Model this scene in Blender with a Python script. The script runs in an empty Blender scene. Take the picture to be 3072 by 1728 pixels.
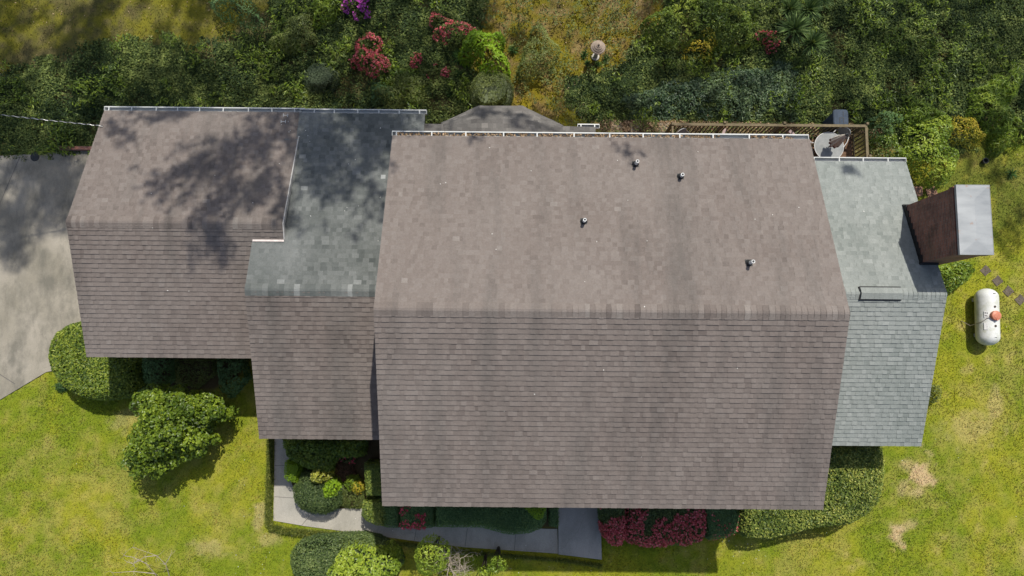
import bpy, math, random
import numpy as np
from mathutils import Vector, Matrix

rng = np.random.default_rng(7)
random.seed(7)
sc = bpy.context.scene
C = bpy.context.collection
rad = math.radians

# ------------------------------------------------------------------ camera
TILT, ROLL, CAMH = 0.1014, 0.0089, 24.0
fwd = np.array([0, math.sin(TILT), -math.cos(TILT)])
up0 = np.array([0, math.cos(TILT), math.sin(TILT)])
rt0 = np.array([1.0, 0, 0])
RT = rt0 * math.cos(ROLL) + up0 * math.sin(ROLL)
UP = up0 * math.cos(ROLL) - rt0 * math.sin(ROLL)
cam_d = bpy.data.cameras.new("camera")
cam_d.sensor_width = 36.0
cam_d.lens = 24.0
cam_d.clip_start = 0.1
cam_d.clip_end = 2000.0
cam = bpy.data.objects.new("camera", cam_d)
C.objects.link(cam)
m = Matrix.Identity(4)
for i in range(3):
    m[i][0] = RT[i]; m[i][1] = UP[i]; m[i][2] = -fwd[i]
m[2][3] = CAMH
cam.matrix_world = m
sc.camera = cam

# ------------------------------------------------------------------ light
SUNV = np.array([0.214, 0.595, 1.0]); SUNV = SUNV / np.linalg.norm(SUNV)      # towards the sun
SUN_EL = math.asin(SUNV[2]); SUN_AZ = math.atan2(SUNV[0], SUNV[1])
w = bpy.data.worlds.new("World"); sc.world = w; w.use_nodes = True
nt = w.node_tree
sky = nt.nodes.new("ShaderNodeTexSky"); sky.sky_type = 'NISHITA'; sky.sun_disc = False
sky.sun_elevation = SUN_EL; sky.sun_rotation = SUN_AZ; sky.dust_density = 2.0; sky.ozone_density = .8
nt.links.new(sky.outputs[0], nt.nodes["Background"].inputs[0])
nt.nodes["Background"].inputs[1].default_value = 0.112
sun_d = bpy.data.lights.new("sun", 'SUN'); sun_d.energy = 4.0; sun_d.angle = rad(0.65); sun_d.color = (1.0, 0.95, 0.86)
sun = bpy.data.objects.new("sun", sun_d); C.objects.link(sun)
sun.rotation_euler = Vector(SUNV).to_track_quat('Z', 'Y').to_euler()
sun.location = (4, 12, 30)
sc.view_settings.view_transform = 'Standard'; sc.view_settings.look = 'None'
sc.view_settings.exposure = 0.25; sc.view_settings.gamma = 1.0

# ------------------------------------------------------------------ numeric helpers
def at(u, v, z=0.0):
    """a measured photo point at a known height -> world"""
    d = fwd + RT * (u - 1536) / 2048.0 - UP * (v - 864) / 2048.0
    s = (z - CAMH) / d[2]
    return np.array([0, 0, CAMH]) + s * d

def gz(x, y):
    return 0.07 * np.maximum(0.0, np.asarray(y, float) - 8.6)

def atg(u, v):
    z = 0.0
    for _ in range(4):
        p = at(u, v, z); z = float(gz(p[0], p[1]))
    return at(u, v, z)

def _hash(ix, iy, seed):
    h = (ix.astype(np.int64) * 374761393 + iy.astype(np.int64) * 668265263 + seed * 1442695041) & 0x7fffffff
    h = ((h ^ (h >> 13)) * 1274126177) & 0x7fffffff
    h = h ^ (h >> 16)
    return (h & 0xffff) / 65535.0

def vnoise(x, y, seed=0):
    x = np.asarray(x, float); y = np.asarray(y, float)
    ix = np.floor(x); iy = np.floor(y); fx = x - ix; fy = y - iy
    fx = fx * fx * (3 - 2 * fx); fy = fy * fy * (3 - 2 * fy)
    a = _hash(ix, iy, seed); b = _hash(ix + 1, iy, seed); c = _hash(ix, iy + 1, seed); d = _hash(ix + 1, iy + 1, seed)
    return (a * (1 - fx) + b * fx) * (1 - fy) + (c * (1 - fx) + d * fx) * fy

def fbm(x, y, seed=0, o=4):
    s = 0; a = .5; t = 0
    for i in range(o):
        s = s + a * vnoise(np.asarray(x) * 2 ** i + 17.3 * i, np.asarray(y) * 2 ** i - 9.1 * i, seed + i); t += a; a *= .55
    return s / t

def sstep(a, b, x):
    t = np.clip((x - a) / (b - a), 0, 1); return t * t * (3 - 2 * t)

def inpoly(x, y, P):
    x = np.asarray(x); y = np.asarray(y); r = np.zeros(x.shape, bool); n = len(P); j = n - 1
    for i in range(n):
        xi, yi = P[i][0], P[i][1]; xj, yj = P[j][0], P[j][1]
        c = ((yi > y) != (yj > y)) & (x < (xj - xi) * (y - yi) / (yj - yi + 1e-12) + xi)
        r ^= c; j = i
    return r

def pdist(x, y, P):
    """distance to the polygon's edge and the direction to the nearest edge point"""
    best = np.full(np.shape(x), 1e9); bx = np.zeros(np.shape(x)); by = np.zeros(np.shape(x)); n = len(P)
    for i in range(n):
        ax, ay = P[i][0], P[i][1]; ex, ey = P[(i + 1) % n][0] - ax, P[(i + 1) % n][1] - ay
        t = np.clip(((x - ax) * ex + (y - ay) * ey) / (ex * ex + ey * ey + 1e-12), 0, 1)
        dx = ax + t * ex - x; dy = ay + t * ey - y; d = np.hypot(dx, dy)
        k = d < best
        best = np.where(k, d, best); bx = np.where(k, dx, bx); by = np.where(k, dy, by)
    return best, bx, by

def sdist(x, y, P):
    d, _, _ = pdist(x, y, P)
    return np.where(inpoly(x, y, P), d, -d)

# ------------------------------------------------------------------ mesh accumulator
class MB:
    def __init__(s): s.V = []; s.F = []; s.M = []; s.T = []; s.n = 0
    def quads(s, V, F, mat=0, tone=0.5):
        V = np.asarray(V, float).reshape(-1, 3); F = np.asarray(F, int).reshape(-1, 4)
        s.V.append(V); s.F.append(F + s.n); s.n += len(V)
        s.M.append(np.full(len(F), mat, int)); s.T.append(np.broadcast_to(np.asarray(tone, float), (len(F),)).copy())
    def box(s, lo, hi, mat=0, tone=.5, R=None, O=None):
        x0, y0, z0 = lo; x1, y1, z1 = hi
        V = np.array([[x0,y0,z0],[x1,y0,z0],[x1,y1,z0],[x0,y1,z0],[x0,y0,z1],[x1,y0,z1],[x1,y1,z1],[x0,y1,z1]], float)
        if R is not None: V = V @ np.array(R).T
        if O is not None: V = V + np.array(O)
        s.quads(V, [[0,3,2,1],[4,5,6,7],[0,1,5,4],[1,2,6,5],[2,3,7,6],[3,0,4,7]], mat, tone)
    def tube(s, pts, r, seg=8, mat=0, tone=.5, cap=True):
        pts = [np.array(p, float) for p in pts]; n = len(pts); rr = r if hasattr(r, '__len__') else [r] * n
        rings = []; prev = None
        for i, p in enumerate(pts):
            d = pts[min(i + 1, n - 1)] - pts[max(i - 1, 0)]; d = d / (np.linalg.norm(d) + 1e-9)
            if prev is None:
                a = np.array([0, 0, 1.0]) if abs(d[2]) < .9 else np.array([1.0, 0, 0])
            else: a = prev
            a = a - d * (a @ d); a /= np.linalg.norm(a) + 1e-9; b = np.cross(d, a); prev = a
            th = np.arange(seg) * 2 * math.pi / seg
            rings.append(p + rr[i] * (np.cos(th)[:, None] * a + np.sin(th)[:, None] * b))
        V = np.concatenate(rings); F = []
        for i in range(n - 1):
            for k in range(seg):
                k2 = (k + 1) % seg; F.append([i*seg+k, i*seg+k2, (i+1)*seg+k2, (i+1)*seg+k])
        if cap:
            c0 = len(V); V = np.concatenate([V, [pts[0]], [pts[-1]]])
            for k in range(0, seg, 2):
                F.append([c0, (k+2) % seg, (k+1) % seg, k]); o = (n-1)*seg
                F.append([c0+1, o+k, o+(k+1) % seg, o+(k+2) % seg])
        s.quads(V, F, mat, tone)
    def lathe(s, prof, seg=28, O=(0,0,0), mat=0, tone=.5, R=None):
        th = np.arange(seg) * 2 * math.pi / seg; V = []
        for r, z in prof:
            V.append(np.stack([r*np.cos(th), r*np.sin(th), np.full(seg, z)], 1))
        V = np.concatenate(V); F = []
        for i in range(len(prof) - 1):
            for k in range(seg):
                k2 = (k+1) % seg; F.append([i*seg+k, i*seg+k2, (i+1)*seg+k2, (i+1)*seg+k])
        if R is not None: V = V @ np.array(R).T
        s.quads(V + np.array(O), F, mat, tone)
    def build(s, name, mats, parent=None, smooth=False, loc=None):
        V = np.concatenate(s.V); F = np.concatenate(s.F); me = bpy.data.meshes.new(name)
        if loc is not None: V = V - np.array(loc)
        me.vertices.add(len(V)); me.vertices.foreach_set("co", V.astype(np.float32).ravel())
        me.loops.add(len(F) * 4); me.loops.foreach_set("vertex_index", F.astype(np.int32).ravel())
        me.polygons.add(len(F)); me.polygons.foreach_set("loop_start", (np.arange(len(F)) * 4).astype(np.int32))
        try: me.polygons.foreach_set("loop_total", np.full(len(F), 4, np.int32))
        except Exception: pass
        if not isinstance(mats, (list, tuple)): mats = [mats]
        for q in mats: me.materials.append(q)
        me.polygons.foreach_set("material_index", np.concatenate(s.M).astype(np.int32))
        a = me.attributes.new("tone", 'FLOAT', 'FACE'); a.data.foreach_set("value", np.concatenate(s.T).astype(np.float32))
        me.polygons.foreach_set("use_smooth", np.full(len(F), bool(smooth)))
        me.update(calc_edges=True); me.validate()
        o = bpy.data.objects.new(name, me); C.objects.link(o)
        if parent is not None: o.parent = parent
        elif loc is not None: o.location = loc
        return o

def prism(mb, P, z0, z1, mat=0, tone=.5):
    """polygon prism; top filled by ear clipping through mathutils"""
    from mathutils.geometry import tessellate_polygon
    P = [np.array(p[:2], float) for p in P]
    tr = tessellate_polygon([[Vector((p[0], p[1], 0)) for p in P]])
    n = len(P)
    zt = z1 if callable(z1) else (lambda x, y: z1)
    V = [[p[0], p[1], zt(p[0], p[1])] for p in P] + [[p[0], p[1], z0] for p in P]
    F = []
    area = sum(P[i][0]*P[(i+1) % n][1] - P[(i+1) % n][0]*P[i][1] for i in range(n))
    for a, b, c in tr:
        cr = (P[b][0]-P[a][0])*(P[c][1]-P[a][1]) - (P[b][1]-P[a][1])*(P[c][0]-P[a][0])
        if cr < 0: b, c = c, b
        # triangle as degenerate-free quad: split at edge midpoint
        mid = [(P[a][0]+P[b][0])/2, (P[a][1]+P[b][1])/2]
        V.append([mid[0], mid[1], (V[a][2]+V[b][2])/2]); F.append([a, len(V)-1, b, c])
    for i in range(n):
        j = (i+1) % n
        F.append([n+i, n+j, j, i] if area > 0 else [i, j, n+j, n+i])
    mb.quads(V, F, mat, tone)

# ------------------------------------------------------------------ object helpers
def tag(o, label=None, cat=None, group=None, kind=None):
    if label: o["label"] = label
    if cat: o["category"] = cat
    if group: o["group"] = group
    if kind: o["kind"] = kind
    return o
def thing(name, loc, label, cat, group=None):
    o = bpy.data.objects.new(name, None); C.objects.link(o); o.location = [float(q) for q in loc]
    o.empty_display_size = .2
    return tag(o, label, cat, group)
def part(mb, name, mats, root, smooth=False):
    o = mb.build(name, mats, root, smooth)
    # geometry is in world space: shift to the root's frame
    l = np.array([0.0, 0, 0]); r = root
    while r is not None: l += np.array(r.location); r = r.parent
    n = len(o.data.vertices); a = np.empty(n*3, np.float32); o.data.vertices.foreach_get("co", a)
    a = (a.reshape(-1, 3) - l).astype(np.float32); o.data.vertices.foreach_set("co", a.ravel()); o.data.update()
    return o
def copy_tree(o, parent=None):
    c = o.copy(); C.objects.link(c)
    if parent is not None: c.parent = parent
    for ch in list(o.children): copy_tree(ch, c)
    return c

# ------------------------------------------------------------------ materials
def newmat(name):
    m = bpy.data.materials.new(name); m.use_nodes = True
    return m, m.node_tree, m.node_tree.nodes["Principled BSDF"]
def N(t, ty, **k):
    n = t.nodes.new(ty)
    for a, b in k.items():
        if a.startswith('i_'): n.inputs[int(a[2:])].default_value = b
        else: setattr(n, a, b)
    return n
def mixc(t, fac, a, b, mode='MIX'):
    n = N(t, "ShaderNodeMix", data_type='RGBA', blend_type=mode)
    for s, v in ((0, fac), (6, a), (7, b)):
        if isinstance(v, (int, float)): n.inputs[s].default_value = v
        elif isinstance(v, tuple): n.inputs[s].default_value = (*v, 1) if len(v) == 3 else v
        else: t.links.new(v, n.inputs[s])
    return n.outputs[2]
def noise(t, vec, scale, detail=4, rough=.55, out=0):
    n = N(t, "ShaderNodeTexNoise"); n.inputs["Scale"].default_value = scale; n.inputs["Detail"].default_value = detail; n.inputs["Roughness"].default_value = rough
    t.links.new(vec, n.inputs["Vector"]); return n.outputs[out]
def mapr(t, v, a, b, c=0., d=1.):
    n = N(t, "ShaderNodeMapRange"); n.inputs[1].default_value = a; n.inputs[2].default_value = b; n.inputs[3].default_value = c; n.inputs[4].default_value = d
    t.links.new(v, n.inputs[0]); return n.outputs[0]
def pos(t): return N(t, "ShaderNodeNewGeometry").outputs["Position"]
def scaled(t, v, s):
    n = N(t, "ShaderNodeVectorMath", operation='MULTIPLY'); n.inputs[1].default_value = s; t.links.new(v, n.inputs[0]); return n.outputs[0]
def bump(t, b, h, st=.3, d=.02):
    n = N(t, "ShaderNodeBump"); n.inputs["Strength"].default_value = st; n.inputs["Distance"].default_value = d
    t.links.new(h, n.inputs["Height"]); t.links.new(n.outputs[0], b.inputs["Normal"])
def tone(t): return N(t, "ShaderNodeAttribute", attribute_name="tone").outputs["Fac"]

def leafmat(name, dark, light, rough=.5, trans=.3, spec=.35, mid=None):
    m, t, b = newmat(name)
    r = N(t, "ShaderNodeValToRGB"); e = r.color_ramp.elements
    e[0].color = (*dark, 1); e[1].color = (*light, 1)
    if mid:
        q = e.new(.5); q.color = (*mid, 1)
    t.links.new(tone(t), r.inputs[0]); col = r.outputs[0]
    t.links.new(col, b.inputs["Base Color"]); b.inputs["Roughness"].default_value = rough
    b.inputs["Specular IOR Level"].default_value = spec
    tr = N(t, "ShaderNodeBsdfTranslucent"); t.links.new(mixc(t, .5, col, (.25, .30, .02), 'MIX'), tr.inputs[0])
    mx = N(t, "ShaderNodeMixShader"); mx.inputs[0].default_value = trans
    t.links.new(b.outputs[0], mx.inputs[1]); t.links.new(tr.outputs[0], mx.inputs[2])
    t.links.new(mx.outputs[0], t.nodes["Material Output"].inputs[0])
    return m
def plain(name, col, rough=.6, metal=0., nscale=8., var=.25, col2=None, bmp=0., spec=.4):
    m, t, b = newmat(name); p = pos(t)
    f = noise(t, p, nscale, 5, .6)
    c2 = col2 or tuple(c*(1-var) for c in col)
    t.links.new(mixc(t, mapr(t, f, .35, .65), c2, col), b.inputs["Base Color"])
    b.inputs["Roughness"].default_value = rough; b.inputs["Metallic"].default_value = metal; b.inputs["Specular IOR Level"].default_value = spec
    if bmp: bump(t, b, noise(t, p, nscale*6, 4), bmp, .01)
    return m

def shinglemat(name, ramp, streak=(.55, .5), grime=(.07, .065, .06), amt=.45, tint=None):
    m, t, b = newmat(name); p = pos(t)
    r = N(t, "ShaderNodeValToRGB"); e = r.color_ramp.elements
    e[0].color = (*ramp[0][1], 1); e[0].position = ramp[0][0]; e[1].color = (*ramp[-1][1], 1); e[1].position = ramp[-1][0]
    for q in ramp[1:-1]:
        z = e.new(q[0]); z.color = (*q[1], 1)
    t.links.new(tone(t), r.inputs[0])
    st = noise(t, scaled(t, p, (1.1, .14, .3)), 1.0, 5, .62)
    col = mixc(t, mapr(t, st, .48, .70, 0, amt), r.outputs[0], grime)
    big = noise(t, p, .45, 4, .6)
    col = mixc(t, mapr(t, big, .35, .7, 0, .35), col, tint or tuple(c*1.0 for c in ramp[-1][1]))
    gr = noise(t, p, 75, 3, .8)
    col = mixc(t, .9, col, mixc(t, mapr(t, gr, .25, .75), (.72, .72, .72), (1.25, 1.25, 1.25)), 'MULTIPLY')
    med = noise(t, p, 16, 4, .7)
    col = mixc(t, .8, col, mixc(t, mapr(t, med, .3, .7), (.86, .86, .86), (1.12, 1.12, 1.12)), 'MULTIPLY')
    t.links.new(col, b.inputs["Base Color"]); b.inputs["Roughness"].default_value = .92; b.inputs["Specular IOR Level"].default_value = .15
    bump(t, b, gr, .5, .006)
    return m

M = {}
M['brown'] = shinglemat('brown_shingle', [(0, (.096, .078, .070)), (.45, (.158, .132, .117)), (.8, (.188, .162, .145)), (1, (.225, .20, .18))], amt=.6)
M['grey'] = shinglemat('grey_shingle', [(0, (.070, .078, .074)), (.5, (.112, .120, .113)), (.8, (.145, .153, .146)), (1, (.31, .32, .31))], amt=.3, grime=(.07, .08, .075))
M['pale'] = shinglemat('pale_grey_shingle', [(0, (.155, .175, .163)), (.5, (.212, .232, .216)), (.8, (.255, .274, .257)), (1, (.35, .365, .35))], amt=.2, grime=(.13, .14, .13))
M['dark'] = shinglemat('dark_shingle', [(0, (.06, .058, .056)), (.5, (.10, .096, .09)), (.8, (.15, .142, .132)), (1, (.24, .22, .20))], amt=.4)
M['white'] = plain('white_painted_metal', (.52, .53, .51), .45, 0, 3, .12)
M['trim'] = plain('dark_trim', (.10, .095, .09), .7)
M['soffit'] = plain('soffit_board', (.45, .43, .40), .7)
M['black'] = plain('black_flashing', (.018, .019, .02), .75)
M['pipe'] = plain('vent_plastic', (.75, .76, .74), .5)
M['lead'] = plain('pipe_boot', (.03, .032, .034), .6)

def brickmat():
    m, t, b = newmat('brick'); p = pos(t)
    s = N(t, "ShaderNodeSeparateXYZ"); t.links.new(p, s.inputs[0])
    ad = N(t, "ShaderNodeMath", operation='ADD'); t.links.new(s.outputs[0], ad.inputs[0]); t.links.new(s.outputs[1], ad.inputs[1])
    cb = N(t, "ShaderNodeCombineXYZ"); t.links.new(ad.outputs[0], cb.inputs[0]); t.links.new(s.outputs[2], cb.inputs[1])
    br = N(t, "ShaderNodeTexBrick"); t.links.new(cb.outputs[0], br.inputs[0])
    br.inputs["Scale"].default_value = 1; br.inputs["Brick Width"].default_value = .21; br.inputs["Row Height"].default_value = .07
    br.inputs["Mortar Size"].default_value = .008; br.inputs["Color1"].default_value = (.27, .11, .075, 1); br.inputs["Color2"].default_value = (.15, .07, .055, 1)
    br.inputs["Mortar"].default_value = (.20, .16, .14, 1); br.inputs["Bias"].default_value = -.1
    n = noise(t, p, 3.2, 6, .7)
    col = mixc(t, mapr(t, n, .45, .7, 0, .7), br.outputs[0], (.045, .026, .02))
    n2 = noise(t, p, 1.1, 4, .6)
    col = mixc(t, mapr(t, n2, .55, .75, 0, .45), col, (.045, .055, .03))
    t.links.new(col, b.inputs["Base Color"]); b.inputs["Roughness"].default_value = .9
    bump(t, b, br.outputs[1], -.6, .01)
    return m
M['brick'] = brickmat()

def concretemat(name, a, bcol, stain):
    m, t, b = newmat(name); p = pos(t)
    f = noise(t, p, .55, 6, .62); col = mixc(t, mapr(t, f, .36, .66), a, bcol)
    g = noise(t, scaled(t, p, (1, .5, 1)), 1.3, 6, .68); col = mixc(t, mapr(t, g, .44, .64, 0, .85), col, stain)
    h = noise(t, p, 40, 4, .75); col = mixc(t, .9, col, mixc(t, mapr(t, h, .3, .7), (.8, .8, .8), (1.15, 1.15, 1.15)), 'MULTIPLY')
    v = N(t, "ShaderNodeTexVoronoi", feature='DISTANCE_TO_EDGE'); v.inputs["Scale"].default_value = .33
    wv = N(t, "ShaderNodeVectorMath", operation='ADD'); t.links.new(p, wv.inputs[0])
    sw = scaled(t, noise(t, p, 1.3, 5, .6, 1), (.9, .9, .9)); t.links.new(sw, wv.inputs[1]); t.links.new(wv.outputs[0], v.inputs["Vector"])
    col = mixc(t, mapr(t, v.outputs[0], .0, .005, .3, 0), col, (.12, .11, .09))
    t.links.new(col, b.inputs["Base Color"]); b.inputs["Roughness"].default_value = .9; b.inputs["Specular IOR Level"].default_value = .2
    bump(t, b, h, .35, .005)
    return m
M['drive'] = concretemat('driveway_concrete', (.225, .205, .160), (.33, .30, .245), (.14, .132, .108))
M['walk'] = concretemat('walk_concrete', (.40, .375, .32), (.32, .305, .265), (.26, .25, .215))
M['slab'] = concretemat('landing_concrete', (.36, .345, .31), (.30, .29, .265), (.24, .235, .21))

# ground with its own painted-in soil, moss and turf colours (attribute built below)
def groundmat():
    m, t, b = newmat('turf_and_soil'); p = pos(t)
    a = N(t, "ShaderNodeAttribute", attribute_name="col")
    f = noise(t, p, 22, 5, .75); g = noise(t, p, 5, 5, .7)
    col = mixc(t, .9, a.outputs[0], mixc(t, mapr(t, f, .28, .72), (.74, .76, .7), (1.26, 1.25, 1.2)), 'MULTIPLY')
    col = mixc(t, .8, col, mixc(t, mapr(t, g, .3, .7), (.75, .8, .75), (1.2, 1.15, 1.2)), 'MULTIPLY')
    t.links.new(col, b.inputs["Base Color"]); b.inputs["Roughness"].default_value = .95; b.inputs["Specular IOR Level"].default_value = .1
    bump(t, b, f, .8, .03)
    return m
M['ground'] = groundmat()

# ------------------------------------------------------------------ zones of the ground
def poly(pts, z=0.0):
    return [at(u, v, z)[:2] for u, v in pts]
k = 1.1925   # many outlines were measured on a picture 2576 wide
def polyk(pts): return [atg(u*k, v*k)[:2] for u, v in pts]
IVY_A = polyk([(-120, 205), (90, 158), (200, 122), (300, 110), (380, 98), (450, 100), (520, 118), (600, 80), (650, 40), (720, -30), (1235, -40), (1200, 60), (1170, 140), (1220, 240), (1260, 330), (700, 420), (250, 392), (120, 386), (-120, 392)])
IVY_B = polyk([(1420, 235), (1440, 190), (1560, 165), (1600, 120), (1680, 40), (1700, -40), (2700, -40), (2700, 330), (2560, 350), (2480, 340), (2400, 390), (2290, 400), (2200, 330), (1700, 306), (1560, 312), (1470, 280)])
LITTER = polyk([(1180, -40), (1700, -40), (1640, 110), (1560, 180), (1440, 230), (1500, 300), (1700, 330), (2200, 340), (2200, 420), (1250, 420), (1190, 200), (1150, 100)])
DRIVE = poly([(-900, 470), (0, 468), (110, 462), (280, 448), (340, 446), (420, 900), (330, 1080), (140, 1116), (0, 1200), (-900, 1640)])
WALK = poly([(825, 1290), (868, 1290), (872, 1440), (905, 1528), (1090, 1524), (1110, 1556), (1640, 1586), (1672, 1586), (1675, 1660), (1543, 1651), (1395, 1641), (1242, 1622), (1128, 1606), (1086, 1600), (918, 1578), (821, 1561), (823, 1457)])
SLAB = poly([(1674, 1500), (1799, 1500), (1804, 1676), (1675, 1660)])
BED = poly([(864, 1290), (1180, 1290), (1200, 1500), (1670, 1500), (1672, 1590), (1640, 1588), (1110, 1558), (1090, 1526), (905, 1530), (870, 1440)])
BED2 = poly([(330, 900), (800, 900), (760, 1060), (720, 1120), (640, 1170), (420, 1180), (180, 1160), (150, 1020)])
DECKSOIL = poly([(1800, 360), (2660, 366), (2690, 470), (2640, 520), (1800, 420)])

def lawn_colour(x, y):
    """albedo of turf, moss, litter and soil at x, y"""
    n1 = fbm(x*.55, y*.55, 3); n2 = fbm(x*1.7, y*1.7, 11); n3 = fbm(x*.22, y*.22, 23); n4 = fbm(x*3.5, y*3.5, 31, 3)
    g_a = np.array([.240, .246, .020]); g_b = np.array([.150, .195, .014]); dry = np.array([.33, .275, .085]); tan = np.array([.47, .35, .20])
    t = sstep(.35, .65, n1*.6 + n2*.4)[..., None]
    c = g_a * t + g_b * (1 - t)
    d = (sstep(.42, .68, n3*.5 + n4*.5))[..., None]; c = c*(1 - .45*d) + dry * .45*d
    right = sstep(9, 12, x)
    d2 = (sstep(.64, .76, n2*.65 + n4*.35) * (.08 + .15*right))[..., None]; c = c*(1-d2) + tan*d2
    for (u, v, ru, rv, s, jx) in [(2765, 1420, 34, 50, .95, 1), (2725, 1395, 45, 25, .55, 1), (2735, 1470, 40, 26, .5, 1), (2690, 1600, 24, 40, .9, 1), (2720, 1572, 30, 22, .5, 1), (2900, 1290, 80, 60, .35, 1), (2990, 1220, 30, 60, .4, 1), (780, 1560, 18, 55, .45, 1), (805, 1612, 46, 20, .35, 1), (640, 1640, 60, 30, .35, 1), (400, 1250, 60, 50, .3, 1), (1150, 1640, 40, 30, .4, 1)]:
        p = at(u, v); q = np.hypot((x-p[0])/(ru/85.), (y-p[1])/(rv/85.)) + (n4-.5)*1.8 + (n2-.5)*1.2
        e = (s*(1-sstep(.45, 1.1, q)))[..., None]; c = c*(1-e) + tan*e
    # rear: mossy, brown under the trees
    rear = sstep(8.2, 9.2, y + (n2-.5)*1.2)
    moss_a = np.array([.27, .215, .010]); moss_b = np.array([.10, .115, .016]); soil = np.array([.115, .085, .050])  # moss_a: yellow moss, brightened to carry its sunlit highlights
    t2 = sstep(.38, .62, n1*.5 + n4*.5)[..., None]
    mc = moss_a*t2 + moss_b*(1-t2)
    s2 = sstep(.46, .62, n2*.7 + n3*.3)[..., None]*.55; mc = mc*(1-s2) + soil*s2
    leftlawn = (1 - sstep(-10, -7, x))[..., None]
    mc = mc*(1-leftlawn*.7) + (np.array([.12, .125, .022])*t2 + np.array([.115, .095, .04])*(1-t2))*leftlawn*.7
    c = c*(1-rear[..., None]) + mc*rear[..., None]
    lit = sstep(-.3, .5, sdist(x, y, LITTER) + (n2-.5)*1.2)[..., None]*.6
    lc = np.array([.20, .135, .07])*(.45+.9*sstep(.3, .7, n2))[..., None]*sstep(.4, .6, n4)[..., None] + np.array([.19, .145, .012])*(1-sstep(.4, .6, n4)[..., None])
    c = c*(1-lit) + lc*lit
    for Pz in (IVY_A, IVY_B):
        e = sstep(-.25, .35, sdist(x, y, Pz) + (n2-.5)*.9)[..., None]*.9; c = c*(1-e) + np.array([.085, .080, .036])*e
    for Pz in (BED, BED2):
        e = sstep(-.08, .08, sdist(x, y, Pz) + (n4-.5)*.2)[..., None]*.92; c = c*(1-e) + np.array([.075, .052, .036])*e
    e = sstep(-.15, .2, sdist(x, y, DECKSOIL) + (n2-.5)*.5)[..., None]*.85; c = c*(1-e) + (np.array([.13, .085, .05])*t2 + np.array([.085, .07, .03])*(1-t2))*e
    right_moss = (sstep(12.6, 14, x)*sstep(3.2, 5.5, y)*(1-sstep(7, 8.2, y)))[..., None]*.5
    c = c*(1-right_moss) + (np.array([.19, .17, .012])*t2 + np.array([.09, .085, .03])*(1-t2))*right_moss
    return c

def ground():
    far = np.array([24, 30, 40, 60, 100, 180, 320, 600.])
    xs = np.concatenate([-far[::-1], np.arange(-20, 20.01, .11), far]); ys = np.concatenate([-far[::-1]*1.0, np.arange(-14, 17.01, .11), far])
    X, Y = np.meshgrid(xs, ys); Z = gz(X, np.minimum(Y, 24)) + (fbm(X*1.3, Y*1.3, 5)-.5)*.05
    under = inpoly(X, Y, DRIVE) | inpoly(X, Y, WALK) | inpoly(X, Y, SLAB)
    Z = np.where(under | (np.abs(Y) > 17), np.minimum(Z, gz(X, np.minimum(Y, 24))) - .03, Z)
    V = np.stack([X, Y, Z], -1).reshape(-1, 3); ny, nx = X.shape
    i = np.arange(ny-1)[:, None]*nx + np.arange(nx-1)[None]
    F = np.stack([i, i+1, i+nx+1, i+nx], -1).reshape(-1, 4)
    mb = MB(); mb.quads(V, F); o = mb.build('lawn', M['ground'], smooth=True); tag(o, kind='structure')
    c = lawn_colour(V[:, 0], V[:, 1]); a = o.data.attributes.new("col", 'FLOAT_COLOR', 'POINT')
    a.data.foreach_set("color", np.concatenate([c, np.ones((len(c), 1))], 1).astype(np.float32).ravel())
ground()

mb = MB(); prism(mb, DRIVE, -.1, .03); tag(mb.build('driveway', M['drive']), kind='structure')
mb = MB(); prism(mb, WALK, -.1, .035)
tag(mb.build('path', M['walk']), kind='structure')
mb = MB(); prism(mb, SLAB, -.1, .12); tag(mb.build('landing', M['slab']), kind='structure')
# control joints cut as dark strips lying in the slabs
mb = MB()
def joint(a, b, z, wdt=.014):
    p, q = at(*a, z), at(*b, z); d = (q-p)/np.linalg.norm(q-p); nn = np.array([-d[1], d[0], 0])*wdt/2
    mb.quads([p-nn, q-nn, q+nn, p+nn], [[0, 1, 2, 3]])
for a, b in [((824, 1397), (862, 1396)), ((823, 1490), (880, 1494)), ((905, 1576), (935, 1540)), ((1087, 1599), (1095, 1540)), ((1243, 1621), (1252, 1570)), ((1395, 1640), (1402, 1585)), ((1543, 1650), (1548, 1590))]: joint(a, b, .039)
for a, b in [((-60, 1085), (45, 1152)), ((60, 470), (-300, 1300))]: joint(a, b, .034, .02)
tag(mb.build('paving_joint', M['trim']), kind='structure')

# ------------------------------------------------------------------ house
house = thing('house', (2.4, 1.5, 0), 'long one-storey and two-storey brick house with stepped brown and grey shingle roofs, seen from above', 'house')

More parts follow.
